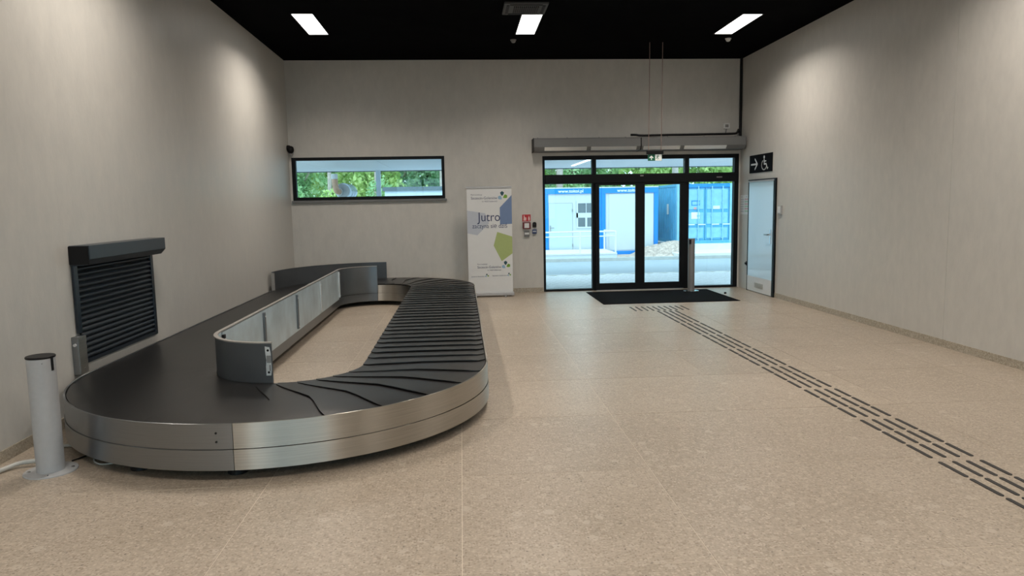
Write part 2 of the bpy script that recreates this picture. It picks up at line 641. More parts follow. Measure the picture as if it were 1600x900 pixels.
# right wall: two sheets of wallcovering with a fine open joint
wall_right = struct(box('wall_right', M_WALL, (XR + .004, XR + .2, YF - .2, YB + .3, 0, H)))
box('panel', M_WALL, (XR, XR + .004, 7.7235, YB, .0, H), wall_right)
box('panel', M_WALL, (XR, XR + .004, YF, 7.7185, .0, H), wall_right)

WX0, WX1, WZ0, WZ1 = -3.128, -0.296, 1.835, 2.63      # slot window
DX0, DX1, DZ1 = 1.565, 5.405, 2.60                    # entrance opening
YO = YB + .30
wb = MB()
wb.box(XL, WX0, YB, YO, 0, H)
wb.box(WX0, WX1, YB, YO, 0, WZ0)
wb.box(WX0, WX1, YB, YO, WZ1, H)
wb.box(WX1, DX0, YB, YO, 0, H)
wb.box(DX0, DX1, YB, YO, DZ1, H)
wb.box(DX1, XR, YB, YO, 0, H)
wall_back = struct(wb.build('wall_back', M_WALL))

# front wall behind the photographer, with a glazed doorway
FX0, FX1, FZ1 = -2.9, 4.3, 3.0
wf = MB()
wf.box(XL, FX0, YF - .2, YF, 0, H)
wf.box(FX1, XR, YF - .2, YF, 0, H)
wf.box(FX0, FX1, YF - .2, YF, FZ1, H)
wall_front = struct(wf.build('wall_front', M_WALL))
door_3 = thing('door_3', (1.2, YF - .1, 0), 'black framed glazed doorway in the wall behind the camera', None, kind='structure')
for k in range(7):
    x = FX0 + .04 + k * (FX1 - FX0 - .08) / 6
    box('mullion', M_BLACK, (x - .04, x + .04, YF - .14, YF - .06, 0, FZ1), door_3)
for k in range(6):
    xa = FX0 + .08 + k * (FX1 - FX0 - .08) / 6
    xb = FX0 + (k + 1) * (FX1 - FX0 - .08) / 6
    box('rail', M_BLACK, (xa, xb, YF - .14, YF - .06, 0, .12), door_3)
    box('rail', M_BLACK, (xa, xb, YF - .14, YF - .06, FZ1 - .1, FZ1), door_3)
    box('pane', M_GLASS, (xa, xb, YF - .104, YF - .096, .12, FZ1 - .1), door_3)

# baseboards of the same stone as the floor
BBH = .085
baseboard_left = struct(box('baseboard_left', M_SKIRTB, (XL, XL + .008, YF, YB, 0, BBH)))
baseboard_right = struct(box('baseboard_right', M_SKIRTB, (XR - .008, XR, YF, 12.15, 0, BBH)))
bbb = MB()
bbb.box(XL + .008, DX0 - .005, YB - .008, YB, 0, BBH)
baseboard_back = struct(bbb.build('baseboard_back', M_SKIRTB))

# ------------------------------------------------------------------ slot window
window_1 = thing('window_1', (-1.71, YB, WZ0), 'long low black framed slot window high on the back wall above the carousel', None, kind='structure')
FY0, FY1 = YB - .004, YB + .09
for nm, b in (('frame_rail', (WX0, WX1, FY0, FY1, WZ1 - .055, WZ1)), ('frame_rail', (WX0, WX1, FY0, FY1, WZ0, WZ0 + .06)),
              ('frame_stile', (WX0, WX0 + .07, FY0, FY1, WZ0 + .06, WZ1 - .055)), ('frame_stile', (WX1 - .055, WX1, FY0, FY1, WZ0 + .06, WZ1 - .055))):
    box(nm, M_BLACK, b, window_1)
box('pane', M_GLASS, (WX0 + .07, WX1 - .055, YB + .05, YB + .058, WZ0 + .06, WZ1 - .055), window_1)
box('sill', M_CURTAIN, (WX0 - .02, WX1 + .03, YB - .05, YB, WZ0 - .045, WZ0 - .004), window_1, bevel=.004)

# ------------------------------------------------------------------ glazed entrance
door_1 = thing('door_1', (3.47, YB, 0), 'black framed glazed entrance with a pair of sliding leaves, fixed side panes and top panes', None, kind='structure')
DY0, DY1 = YB + .0, YB + .11
ML0, ML1, MR0, MR1 = 2.52, 2.60, 4.335, 4.42
TRZ0, TRZ1 = 2.06, 2.245
for nm, b in (
        ('frame_stile', (DX0, DX0 + .045, DY0, DY1, 0, DZ1)), ('frame_stile', (DX1 - .085, DX1, DY0, DY1, 0, DZ1)),
        ('frame_rail', (DX0 + .045, DX1 - .085, DY0, DY1, DZ1 - .075, DZ1)),
        ('mullion', (ML0, ML1, DY0, DY1, 0, DZ1 - .075)), ('mullion', (MR0, MR1, DY0, DY1, 0, DZ1 - .075)),
        ('transom', (DX0 + .045, ML0, DY0, DY1, TRZ0 + .01, TRZ1)), ('transom', (MR1, DX1 - .085, DY0, DY1, TRZ0 + .01, TRZ1)),
        ('transom', (ML1, MR0, DY0, DY1, TRZ0, TRZ1)),
        ('frame_rail', (DX0 + .045, ML0, DY0, DY1, 0, .04)), ('frame_rail', (MR1, DX1 - .085, DY0, DY1, 0, .04))):
    box(nm, M_BLACK, b, door_1)
for b in ((DX0 + .045, ML0, TRZ1, DZ1 - .075), (ML1, MR0, TRZ1, DZ1 - .075), (MR1, DX1 - .085, TRZ1, DZ1 - .075),
          (DX0 + .045, ML0, .04, TRZ0 + .01), (MR1, DX1 - .085, .04, TRZ0 + .01)):
    box('pane', M_GLASS, (b[0], b[1], YB + .05, YB + .058, b[2], b[3]), door_1)
op = box('door_operator', M_BLACK, (DX0 + .05, DX1 - .05, YB - .07, YB - .002, TRZ0 + .015, TRZ1 - .015), door_1, bevel=.006)
box('sensor', M_GREYM, (3.44, 3.50, YB - .09, YB - .07, 2.19, 2.215), op)
box('label_plate', M_GREYM, (4.94, 5.05, YB - .073, YB - .07, 2.145, 2.165), op)
box('joint', M_BLACKP, (1.89, 1.905, YB - .073, YB - .07, TRZ0 + .015, TRZ1 - .015), op)
for lx0, lx1 in ((2.575, 3.452), (3.452, 4.33)):
    lf = MB()
    ly0, ly1 = YB - .055, YB - .01
    sl = .075 if lx0 < 3 else .085
    sr = .095 if lx0 < 3 else .1
    lf.box(lx0, lx0 + sl, ly0, ly1, .015, 2.07)
    lf.box(lx1 - sr, lx1, ly0, ly1, .015, 2.07)
    lf.box(lx0 + sl, lx1 - sr, ly0, ly1, .015, .14)
    lf.box(lx0 + sl, lx1 - sr, ly0, ly1, 2.03, 2.07)
    leaf = lf.build('sliding_leaf', M_BLACK, door_1)
    box('pane', M_GLASS, (lx0 + sl, lx1 - sr, YB - .036, YB - .028, .14, 2.03), leaf)
box('threshold', M_ALUP, (DX0, DX1, YB + .02, YB + .12, -.01, .012), door_1)

# ------------------------------------------------------------------ toilet door on the right wall
door_2 = thing('door_2', (XR, 12.73, 0), 'narrow pale blue grey door with white vented kick plate in the right wall', None, kind='structure')
xf = XR - .03
fr = MB()
fr.box(XR - .035, XR, 12.155, 12.225, 0, 2.075)
fr.box(XR - .035, XR, 13.305, 13.33, 0, 2.075)
fr.box(XR - .035, XR, 12.225, 13.305, 2.055, 2.075)
fr.build('door_frame', M_BLACK, door_2)
box('head_trim', M_ALUP, (XR - .04, XR - .001, 12.20, 13.33, 2.03, 2.055), door_2)
leaf2 = box('door_leaf', M_DOOR, (xf, XR - .002, 12.23, 13.30, .01, 2.03), door_2)
kp = box('kick_plate', M_KICK, (xf - .006, xf, 12.235, 13.295, .015, .285), leaf2)
vent = MB()
for k in range(7):
    z = .092 + k * .0135
    vent.box(xf - .012, xf - .006, 12.57, 12.94, z, z + .009)
vent.build('vent_grille', M_CONDUIT, leaf2)
hp = box('handle_plate', M_CHROME, (xf - .01, xf, 12.29, 12.335, .93, 1.18), leaf2, bevel=.002)
MB().tube([(xf - .01, 12.315, 1.09), (xf - .055, 12.315, 1.09), (xf - .06, 12.34, 1.09), (xf - .06, 12.46, 1.09)], .011, 10).build('handle', M_CHROME, leaf2, 40)

# ------------------------------------------------------------------ ceiling lights (each with its own lamp)
def ceiling_light(x, y, label):
    t = thing('ceiling_light', (x, y, H), label, 'ceiling light', 'recessed ceiling light panels')
    hw, hl = .145, .61
    f = MB()
    f.box(x - hw - .015, x + hw + .015, y - hl - .015, y - hl, H - .018, H)
    f.box(x - hw - .015, x + hw + .015, y + hl, y + hl + .015, H - .018, H)
    f.box(x - hw - .015, x - hw, y - hl, y + hl, H - .018, H)
    f.box(x + hw, x + hw + .015, y - hl, y + hl, H - .018, H)
    f.build('frame', M_BLACK, t)
    box('diffuser', M_LED, (x - hw, x + hw, y - hl, y + hl, H - .012, H - .001), t)
    ld = bpy.data.lights.new('lamp', 'AREA')
    ld.shape = 'RECTANGLE'
    ld.size, ld.size_y = 2 * hw, 2 * hl
    ld.energy = LAMP_W
    ld.spread = math.radians(LAMP_SPREAD)
    ld.color = (1.0, .90, .79)
    lo = bpy.data.objects.new('lamp', ld)
    lo.location = (0, 0, -.022)
    COL.objects.link(lo)
    lo.parent = t


ROWS = ((11.15, 'in the row nearest the entrance'), (6.3, 'in the second row from the entrance'),
        (1.5, 'in the third row from the entrance'), (-3.2, 'in the row farthest from the entrance'))
COLS = ((-2.14, 'left'), (1.08, 'middle'), (4.29, 'right'))
for ry, rn in ROWS:
    for cx, cn in COLS:
        ceiling_light(cx, ry, '%s white lit rectangular ceiling panel %s' % (cn, rn))

# ------------------------------------------------------------------ ceiling cassette, detectors
ac = thing('air_conditioning_cassette', (.955, 10.28, H), 'dark grey square air conditioning cassette on the black ceiling behind the middle light', 'air conditioner')
cx0, cx1, cy0, cy1 = .645, 1.245, 9.96, 10.535
box('cover', M_CASS, (cx0, cx1, cy0, cy1, H - .03, H), ac, bevel=.008)
for b in ((cx0 + .08, cx1 - .08, cy0 + .035, cy0 + .075), (cx0 + .08, cx1 - .08, cy1 - .075, cy1 - .035),
          (cx0 + .035, cx0 + .075, cy0 + .08, cy1 - .08), (cx1 - .075, cx1 - .035, cy0 + .08, cy1 - .08)):
    box('air_outlet', M_BLACKP, (*b, H - .036, H - .0305), ac)
gr = MB()
for k in range(13):
    x = cx0 + .14 + k * .027
    gr.box(x, x + .014, cy0 + .13, cy1 - .13, H - .04, H - .0305)
gr.build('intake_grille', M_BLACKP, ac)
for (x, y, w) in ((.926, 12.2, 'dim grey ceiling detector just beyond the middle light'), (4.52, 12.14, 'bright grey ceiling detector just beyond the right light')):
    d = thing('smoke_detector', (x, y, H), w, 'detector', 'ceiling detectors')
    mm = M_GREYM if x < 2 else M_WHITE
    MB().lathe((x, y, H - .012), [(.05, 0), (.05, .012)]).build('base', mm, d, 40)
    MB().lathe((x, y, H - .05), [(.02, 0), (.034, .01), (.042, .038)]).build('sensing_head', mm, d, 40)

# ------------------------------------------------------------------ baggage carousel
CX, CY0, CY1 = -1.46, 6.10, 11.93
car = thing('baggage_carousel', (CX, 9.0, 0), 'long oval baggage carousel of overlapping black rubber slats with steel skirt and half height guard', 'carousel')


def oval(r, a0=None, n=28):
    """closed plan path of the oval at radius r with outward normals; starts at the right, runs clockwise via the front"""
    P, N = [], []
    for k in range(n + 1):
        a = -PI * k / n
        P.append((CX + r * math.cos(a), CY0 + r * math.sin(a)))
        N.append((math.cos(a), math.sin(a)))
    for k in range(n + 1):
        a = PI - PI * k / n
        P.append((CX + r * math.cos(a), CY1 + r * math.sin(a)))
        N.append((math.cos(a), math.sin(a)))
    P.append(P[0])
    N.append(N[0])
    return P, N


def arc(r, cy, a0, a1, n=20):
    P, N = [], []
    for k in range(n + 1):
        a = math.radians(a0 + (a1 - a0) * k / n)
        P.append((CX + r * math.cos(a), cy + r * math.sin(a)))
        N.append((math.cos(a), math.sin(a)))
    return P, N


def joinp(*ps):
    P, N = [], []
    for p, n in ps:
        P += p
        N += n
    return P, N


RO, RI = 1.652, .592
Z_UP0, Z_SK0, Z_SK1 = .212, .078, .376
# outer skirt: sections round the oval, each an upper and a lower band
def skirt(path, m, nm):
    P, N = path
    up_ = MB().wallstrip(P, N, -.012, Z_UP0 + .002, Z_SK1)
    q = [(x + a * .006, y + b * .006) for (x, y), (a, b) in zip(P, N)]
    lo_ = MB().wallstrip(q, N, -.014, Z_SK0, Z_UP0 - .002)
    return up_.build(nm + '_upper_band', m, car, 30), lo_.build(nm + '_lower_band', m, car, 30)


A_J = -89.6
s_alu, s_alu2 = skirt(joinp(arc(RO, CY0, A_J - .12, -179.9, 40)), M_ALU, 'grey_skirt')
s_st, _ = skirt(joinp(arc(RO, CY0, 0, A_J, 48)), M_STEEL, 'steel_skirt')
s_r, _ = skirt(([(CX + RO, CY1), (CX + RO, CY0 + .003)], [(1, 0), (1, 0)]), M_STEEL, 'steel_skirt')
skirt(([(CX - RO, CY0 + .003), (CX - RO, CY1)], [(-1, 0), (-1, 0)]), M_ALU, 'grey_skirt')
skirt(arc(RO, CY1, 180, 0.1, 48), M_STEEL, 'steel_skirt')
s_alu['label'] = 'matt grey upper skirt band with two black screws'
for z in (.262, .318):
    a = math.radians(-93.2)
    px, py = CX + RO * math.cos(a), CY0 + RO * math.sin(a)
    MB().tube([(px, py + .002, z), (px, py - .004, z)], .007, 10).build('screw', M_BLACKP, s_alu)
# fine black gasket between skirt and slats
P, N = oval(RO - .0125)
MB().wallstrip(P, N, -.022, .30, .358).build('gasket', M_UNDER, car, 30)
# inner skirt
for nm, pth, m in (('inner_skirt', joinp(arc(RI, CY0, 0, -180, 28)), M_STEEL), ('inner_skirt', ([(CX - RI, CY0), (CX - RI, CY1)], [(-1, 0), (-1, 0)]), M_GUARDIN),
                   ('inner_skirt', arc(RI, CY1, 180, 92, 16), M_GUARDIN), ('inner_skirt', arc(RI, CY1, 91.5, 0, 16), M_STEEL), ('inner_skirt', ([(CX + RI, CY1), (CX + RI, CY0)], [(1, 0), (1, 0)]), M_STEEL)):
    P, N = pth
    MB().wallstrip(P, N, .012, Z_UP0 + .002, .352).build(nm + '_upper_band', m, car, 30)
    q = [(x - a * .005, y - b * .005) for (x, y), (a, b) in zip(P, N)]
    MB().wallstrip(q, N, .014, Z_SK0, Z_UP0 - .002).build(nm + '_lower_band', m, car, 30)
# dark frame ring hidden under the slats, put in to stop light passing
P, N = oval(1.5)
MB().wallstrip(P, N, -.78, .085, .345).build('light_block_frame', M_UNDER, car, 30)
# feet
feet = []
for a in (-20, -50, -90, -118, -150):
    feet.append((CX + 1.5 * math.cos(math.radians(a)), CY0 + 1.5 * math.sin(math.radians(a))))
feet[1] = (-.43, 5.11)
feet[2] = (-1.49, 4.63)
for y in (7.6, 9.0, 10.5, 11.9):
    feet += [(CX + 1.45, y), (CX - 1.45, y), (CX + .8, y), (CX - .8, y)]
for a in (45, 90, 135):
    feet.append((CX + 1.45 * math.cos(math.radians(a)), CY1 + 1.45 * math.sin(math.radians(a))))
foot_me = MB().lathe((0, 0, 0), [(.062, 0), (.062, .018), (.05, .035), (.024, .04), (.024, .1)], 20).mesh('foot', M_BLACKP, 40)
for x, y in feet:
    o = bpy.data.objects.new('foot', foot_me)
    o.location = Vector((x, y, 0)) - car.location
    COL.objects.link(o)
    o.parent = car

# slats
RC = 1.115
L1 = CY1 - CY0
RCH = .98                 # the drive chain runs a little inside the middle of the slats
LA = PI * RCH
LTOT = 2 * L1 + 2 * LA


def along(s):
    s %= LTOT
    if s < L1:
        return Vector((CX + RC, CY1 - s, 0)), Vector((1, 0, 0))
    s -= L1
    if s < LA:
        a = -s / RCH
        return Vector((CX + RC * math.cos(a), CY0 + RC * math.sin(a), 0)), Vector((math.cos(a), math.sin(a), 0))
    s -= LA
    if s < L1:
        return Vector((CX - RC, CY0 + s, 0)), Vector((-1, 0, 0))
    s -= L1
    a = PI - s / RCH
    return Vector((CX + RC * math.cos(a), CY1 + RC * math.sin(a), 0)), Vector((math.cos(a), math.sin(a), 0))


def sm(x):
    x = max(0, min(1, x))
    return x * x * (3 - 2 * x)


def bend(s):
    """0 on the straights, 1 on the turns"""
    s %= LTOT
    def ramp(s0, s1):
        return sm((s - s0 + .12) / .5) * (1 - sm((s - s1 + .38) / .5))
    return max(ramp(L1, L1 + LA), ramp(2 * L1 + LA, LTOT), 1 - sm((s + .38) / .5) if s < .2 else 0)


def edge_shift(q, s):
    w = bend(s)
    k = max(0, min(1, (.05 - q) / .5))
    turn = .285 * k ** 1.5
    c = max(0, (abs(q) - .455) / .062)
    straight = -.068 * min(1, c) ** 1.3
    crown = -.018 * (1 - (q / .5) ** 2)
    return turn * w + straight * (1 - w) + crown * (1 - w) - .012 * w * max(0, (q - .42) / .1)


NS = 76
PITCH_S = LTOT / NS
S_REF = L1 + math.radians(70.7) * RCH
QS = [-.517, -.49, -.455, -.40, -.32, -.22, -.12, 0, .14, .28, .40, .455, .49, .517]
US = [0, .25, .6, 1.0, 1.35]
for i in range(NS):
    s0 = S_REF + i * PITCH_S
    jit = rng.uniform(-.0012, .0012)
    top, bot = [], []
    for u in US:
        for q in QS:
            # slats lie flatter towards their end clamps
            h = 1 - .5 * sm((abs(q) - .40) / .117)
            zt = .3645 + .017 * h * (1 - u / 1.35) + jit
            p, nr = along(s0 - u * PITCH_S + edge_shift(q, s0) * (1 - u / 1.35))
            c = p + nr * q
            top.append((c.x, c.y, zt))
            bot.append((c.x, c.y, zt - .0025 - .005 * h))
    n, m = len(QS), len(US)
    fs = []
    for a in range(m - 1):
        for b in range(n - 1):
            v0, v1, v2, v3 = a * n + b, a * n + b + 1, (a + 1) * n + b + 1, (a + 1) * n + b
            fs.append((v0, v1, v2, v3))
    off = n * m
    ring = [b for b in range(n)] + [a * n + n - 1 for a in range(1, m)] + [(m - 1) * n + b for b in range(n - 2, -1, -1)] + [a * n for a in range(m - 2, 0, -1)]
    for k in range(len(ring)):
        a, b = ring[k], ring[(k + 1) % len(ring)]
        fs.append((a, b, b + off, a + off))
    fs.append(tuple(r + off for r in ring))
    MB().add(top + bot, fs).build('slat', M_RUBBER, car, 35)

# front guard: galvanised sheets on the island side, dark sheet on the belt side
GZ0, GZ1 = .205, .682
gr_ = .575
g_arc = arc(gr_, CY0, -91.5, -180, 24)
g_back = arc(gr_, CY1, 180, 91.5, 24)
MB().wallstrip(*joinp(arc(gr_, CY0, -90.8, -180, 24), ([(CX - gr_, CY1)], [(-1, 0)])), .016, .352, GZ1 - .004).build('guard_outer_sheet', M_GUARD, car, 30)
MB().wallstrip(*arc(gr_, CY1, 180, 91.5, 24), .016, .352, GZ1 - .004).build('guard_outer_sheet', M_GUARD, car, 30)
MB().wallstrip(*g_arc, -.006, .352, GZ1 - .004).build('guard_inner_sheet', M_GALV, car, 30)
ribs = [6.12, 7.37, 8.84, 10.30, 11.86]
xg = CX - gr_
for y0, y1 in zip(ribs[:-1], ribs[1:]):
    box('guard_inner_sheet', M_GALV, (xg, xg + .008, y0 + .004, y1 - .004, GZ0, GZ1 - .012), car)
MB().wallstrip(*g_back, -.008, GZ0 + .03, GZ1 - .012).build('guard_end_sheet', M_GUARDIN, car, 30)
for k, y in enumerate(ribs):
    m = M_GUARDIN if k in (1, 2) else M_ZINC
    if k == 0:
        m = M_BLACKP
    r = MB().box(xg + .008, xg + .03, y - .022, y + .022, GZ0 + .03, GZ1 - .03)
    rb = r.build('guard_rib', m, car, bevel=.003)
    for z in (GZ0 + .06, GZ1 - .07):
        MB().tube([(xg + .028, y, z), (xg + .036, y, z)], .009, 8).build('bolt', M_ZINC, rb)
rimP = joinp(arc(gr_ - .008, CY0, -90.8, -180, 24), arc(gr_ - .008, CY1, 180, 91.5, 24))
MB().wallstrip(*rimP, .032, GZ1 - .005, GZ1 + .005).build('guard_rim', M_RAIL, car, 30)
# latch plate on the free end of the guard
a = math.radians(-93.3)
lp = Plane((CX + (gr_ + .017) * math.cos(a), CY0 + (gr_ + .017) * math.sin(a), 0), (-math.sin(a), math.cos(a), 0), (0, 0, 1))
lm = MB()
lp.poly(lm, [(-.02, .43), (.016, .43), (.022, .47), (.02, .60), (.012, .648), (-.022, .655), (-.02, .6), (-.014, .55), (-.02, .5)], .0, .006)
latch = lm.build('latch_plate', M_ZINC, car)
lm = MB()
for z in (.455, .625):
    lp.disc(lm, 0, z, .009, .006, .002)
lm.build('bolt_hole', M_BLACKP, latch)
lm = MB()
lp.poly(lm, [(-.01, .53), (.02, .53), (.02, .585), (-.01, .585)], .006, .008)
lp.stroke(lm, [(.012, .47), (.012, .51)], .008, .006, .006)
lm.build('latch_catch', M_GREYM, latch)
MB().tube([(CX - gr_ - .016, CY0 + .02, .385), (CX - gr_ - .03, CY0 + .02, .385)], .011, 10).build('bolt', M_BLACKP, car)
# rear guard on the outer edge by the back wall corner
rp, rn_ = arc(1.648, CY1, 180, 88.6, 36)
rg = MB().wallstrip(rp, rn_, -.016, .36, .665).build('rear_guard', M_GUARD, car, 30)
box('end_flange', M_RAIL, (CX - 1.648, CX - 1.60, CY1 - .03, CY1 - .004, .36, .655), rg)
rr_, rn2 = arc(1.65, CY1, 180, 88.6, 36)
MB().wallstrip(rr_, rn2, -.022, .665, .671).build('rear_guard_rim', M_GUARDIN, rg, 30)

# ------------------------------------------------------------------ roller shutter on the left wall
sh = thing('roller_shutter', (XL, 6.8, .45), 'black slatted roller shutter with projecting head box on the left wall above the carousel', 'shutter')
y0, y1 = 6.045, 7.545
pr = [(XL, y0, 1.425), (XL + .165, y0, 1.425), (XL + .165, y0, 1.312), (XL + .12, y0, 1.262), (XL, y0, 1.262)]
hb = MB().prism(pr, (0, y1 - y0, 0)).build('head_box', M_HEADBOX, sh, bevel=.004)
box('end_cap', M_BLACKP, (XL, XL + .155, y0 - .006, y0, 1.272, 1.418), hb)
box('back_plate', M_BLACKP, (XL, XL + .004, 6.106, 7.56, .44, 1.262), sh)
for a, b, nm in ((6.05, 6.105, 'guide_rail'), (7.50, 7.555, 'guide_rail')):
    box(nm, M_DARKBLUE, (XL + .0045, XL + .028, a, b, .705 if a < 7 else .44, 1.262), sh, bevel=.003)
SL = 17
zz0, zz1 = .475, 1.255
ps = (zz1 - zz0) / SL
prof = []
for k in range(9):
    t = k / 8
    prof.append((.006 + .018 * math.sin(PI * t), ps * .95 * t))
sm_ = MB()
vs_, fs_ = [], []
for yy in (0, 7.50 - 6.105):
    for x, z in prof:
        vs_.append((x, yy, z))
    for x, z in reversed(prof):
        vs_.append((x - .004, yy, z))
nn = 18
for k in range(nn):
    fs_.append((k, (k + 1) % nn, nn + (k + 1) % nn, nn + k))
fs_.append(tuple(range(nn - 1, -1, -1)))
fs_.append(tuple(range(nn, 2 * nn)))
slat_me = sm_.add(vs_, fs_).mesh('slat', M_DARKBLUE, 50)
for k in range(SL):
    o = bpy.data.objects.new('slat', slat_me)
    o.location = Vector((XL, 6.105, zz0 + k * ps)) - sh.location
    COL.objects.link(o)
    o.parent = sh
box('bottom_bar', M_DARKBLUE, (XL + .004, XL + .026, 6.107, 7.498, .442, .473), sh)

# steel control box beside the shutter
cb = thing('control_box', (XL, 6.03, .38), 'small stainless steel sensor box below the lower left corner of the shutter', 'box')
box('housing', M_ALU, (XL, -3.118, 5.97, 6.095, .38, .69), cb, bevel=.003)
box('lid', M_STEEL, (-3.118, -3.114, 5.976, 6.09, .385, .686), cb)
MB().tube([(-3.142, 5.97, .625), (-3.142, 5.955, .625)], .012, 12).build('knob', M_WHITE, cb, 40)
for z in (.42, .67):
    MB().tube([(-3.1145, 6.035, z), (-3.111, 6.035, z)], .005, 8).build('screw', M_CHROME, cb)

# ------------------------------------------------------------------ posts
b1 = thing('barrier_post', (-2.745, 4.79, 0), 'short grey powder coated post with black cap beside the near end of the carousel', 'post')
c = (-2.745, 4.79, 0)
MB().lathe(c, [(.158, 0), (.158, .006), (.155, .009), (.085, .01)], 48).build('base_plate', M_ALUP, b1, 35)
MB().lathe((c[0], c[1], .01), [(.082, 0), (.082, .752)], 40).build('tube', M_ALUP, b1, 40)
MB().lathe((c[0], c[1], .762), [(.084, 0), (.086, .004), (.086, .01), (.082, .014)], 40).build('cap', M_BLACKP, b1, 40)
box('belt_slot', M_BLACKP, (c[0] + .055, c[0] + .083, c[1] - .028, c[1] - .008, .68, .765), b1)
MB().tube([(c[0] + .045, c[1] - .069, .735), (c[0] + .046, c[1] - .073, .735)], .004, 8).build('screw', M_GREYM, b1)
for k in range(4):
    a = math.radians(-72 + 90 * k)
    MB().lathe((c[0] + .125 * math.cos(a), c[1] + .125 * math.sin(a), .009), [(.012, 0), (.012, .003), (.007, .008)], 10).build('bolt', M_CHROME, b1, 40)
b2 = thing('barrier_post', (4.31, 13.3, 0), 'tall slim satin steel post standing on the mat in front of the entrance', 'post')
c = (4.31, 13.3, 0)
MB().lathe(c, [(.142, .008), (.142, .016), (.138, .019), (.07, .02)], 40).build('base_plate', M_CHROME, b2, 35)
MB().lathe((c[0], c[1], .02), [(.063, 0), (.063, .965)], 32).build('tube', M_POST, b2, 40)
MB().lathe((c[0], c[1], .985), [(.065, 0), (.065, .012), (.06, .016)], 32).build('cap', M_GREYM, b2, 40)
box('belt_slot', M_BLACKP, (c[0] - .06, c[0] - .022, c[1] - .064, c[1] - .04, .90, .985), b2)

# conduit and cables round the near post
def spline(pts, n=8):
    pts = [Vector(p) for p in pts]
    out = []
    for i in range(len(pts) - 1):
        p0, p1, p2, p3 = pts[max(i - 1, 0)], pts[i], pts[i + 1], pts[min(i + 2, len(pts) - 1)]
        for k in range(n):
            t = k / n
            out.append(.5 * ((2 * p1) + (p2 - p0) * t + (2 * p0 - 5 * p1 + 4 * p2 - p3) * t * t + (3 * p1 - p0 - 3 * p2 + p3) * t ** 3))
    out.append(pts[-1])
    return out


def ribbed(path, r, step=.009):
    pts = spline(path, 40)
    L = [0]
    for a, b in zip(pts[:-1], pts[1:]):
        L.append(L[-1] + (b - a).length)
    res, rad = [], []
    n = int(L[-1] / step * 2)
    j = 0
    for k in range(n + 1):
        d = L[-1] * k / n
        while j < len(L) - 2 and L[j + 1] < d:
            j += 1
        t = (d - L[j]) / max(1e-9, L[j + 1] - L[j])
        res.append(pts[j].lerp(pts[j + 1], min(1, t)))
        rad.append(r if k % 2 else r * .86)
    return MB().tube(res, r, 10, radii=rad)


cd = ribbed([(-3.13, 4.48, .02), (-3.10, 4.66, .02), (-3.05, 4.80, .021), (-3.0, 4.875, .03), (-2.93, 4.90, .034), (-2.832, 4.905, .036)], .0165)
tag(cd.build('corrugated_conduit', M_CONDUIT, None, 60), 'pale grey ribbed conduit running along the left wall into the grey post', 'conduit')
cd = ribbed([(-3.05, 5.26, .0135), (-2.95, 5.27, .0135), (-2.9, 5.275, .0135), (-2.86, 5.282, .0135)], .0125)
tag(cd.build('corrugated_conduit', M_CONDUIT, None, 60), 'thin ribbed conduit lying behind the grey post and running under the carousel', 'conduit')
tag(MB().tube(spline([(-2.68, 4.93, .016), (-2.66, 5.02, .008), (-2.63, 5.12, .007), (-2.58, 5.25, .007)]), .006, 8).build('black_cable', M_BLACKP, None, 50), 'black cable from the base of the grey post to under the carousel', 'cable')
tag(MB().tube(spline([(-2.57, 5.05, .007), (-2.56, 4.98, .007), (-2.52, 4.91, .007), (-2.45, 4.86, .007), (-2.38, 4.885, .007), (-2.30, 4.98, .007)]), .006, 8).build('white_cable', M_CONDUIT, None, 50), 'thin white cable looping out from under the carousel skirt', 'cable')

# ------------------------------------------------------------------ entrance mat and tactile path
mt = box('entrance_mat', M_MAT, (2.343, 4.70, 11.84, 13.55, 0, .008), None, bevel=.003)
tag(mt, 'large black rectangular mat on the floor inside the entrance', 'mat')
tp = thing('tactile_path', (3.17, 6.0, 0), 'black raised tactile guiding strip of four dashed rows leading to the mat', 'tactile strip')


def bar_mesh(w, l, h=.004):
    pts = []
    for k in range(9):
        a = PI * k / 8
        pts.append((w / 2 * math.cos(a), l / 2 - w / 2 + w / 2 * math.sin(a), 0))
    for k in range(9):
        a = PI + PI * k / 8
        pts.append((w / 2 * math.cos(a), -l / 2 + w / 2 + w / 2 * math.sin(a), 0))
    return MB().prism(pts, (0, 0, h)).mesh('guide_bar', M_TACT)


bar_long, bar_short = bar_mesh(.028, .262), bar_mesh(.026, .135)


def put_bar(me, x, y):
    o = bpy.data.objects.new('guide_bar', me)
    o.location = Vector((x, y, 0)) - tp.location
    COL.objects.link(o)
    o.parent = tp


BX = (3.026, 3.120, 3.213, 3.306)
for x in BX:
    for gk in range(-5, 6):
        for b in range(3):
            y = 6.103 + .915 * gk - .29 * b
            put_bar(bar_long, x, y - .131)
    put_bar(bar_long, x, 10.97 - .131)
for k in range(10):
    x = 2.703 + k * .0935
    for y in (11.40, 11.25, 11.09):
        put_bar(bar_short, x, y)

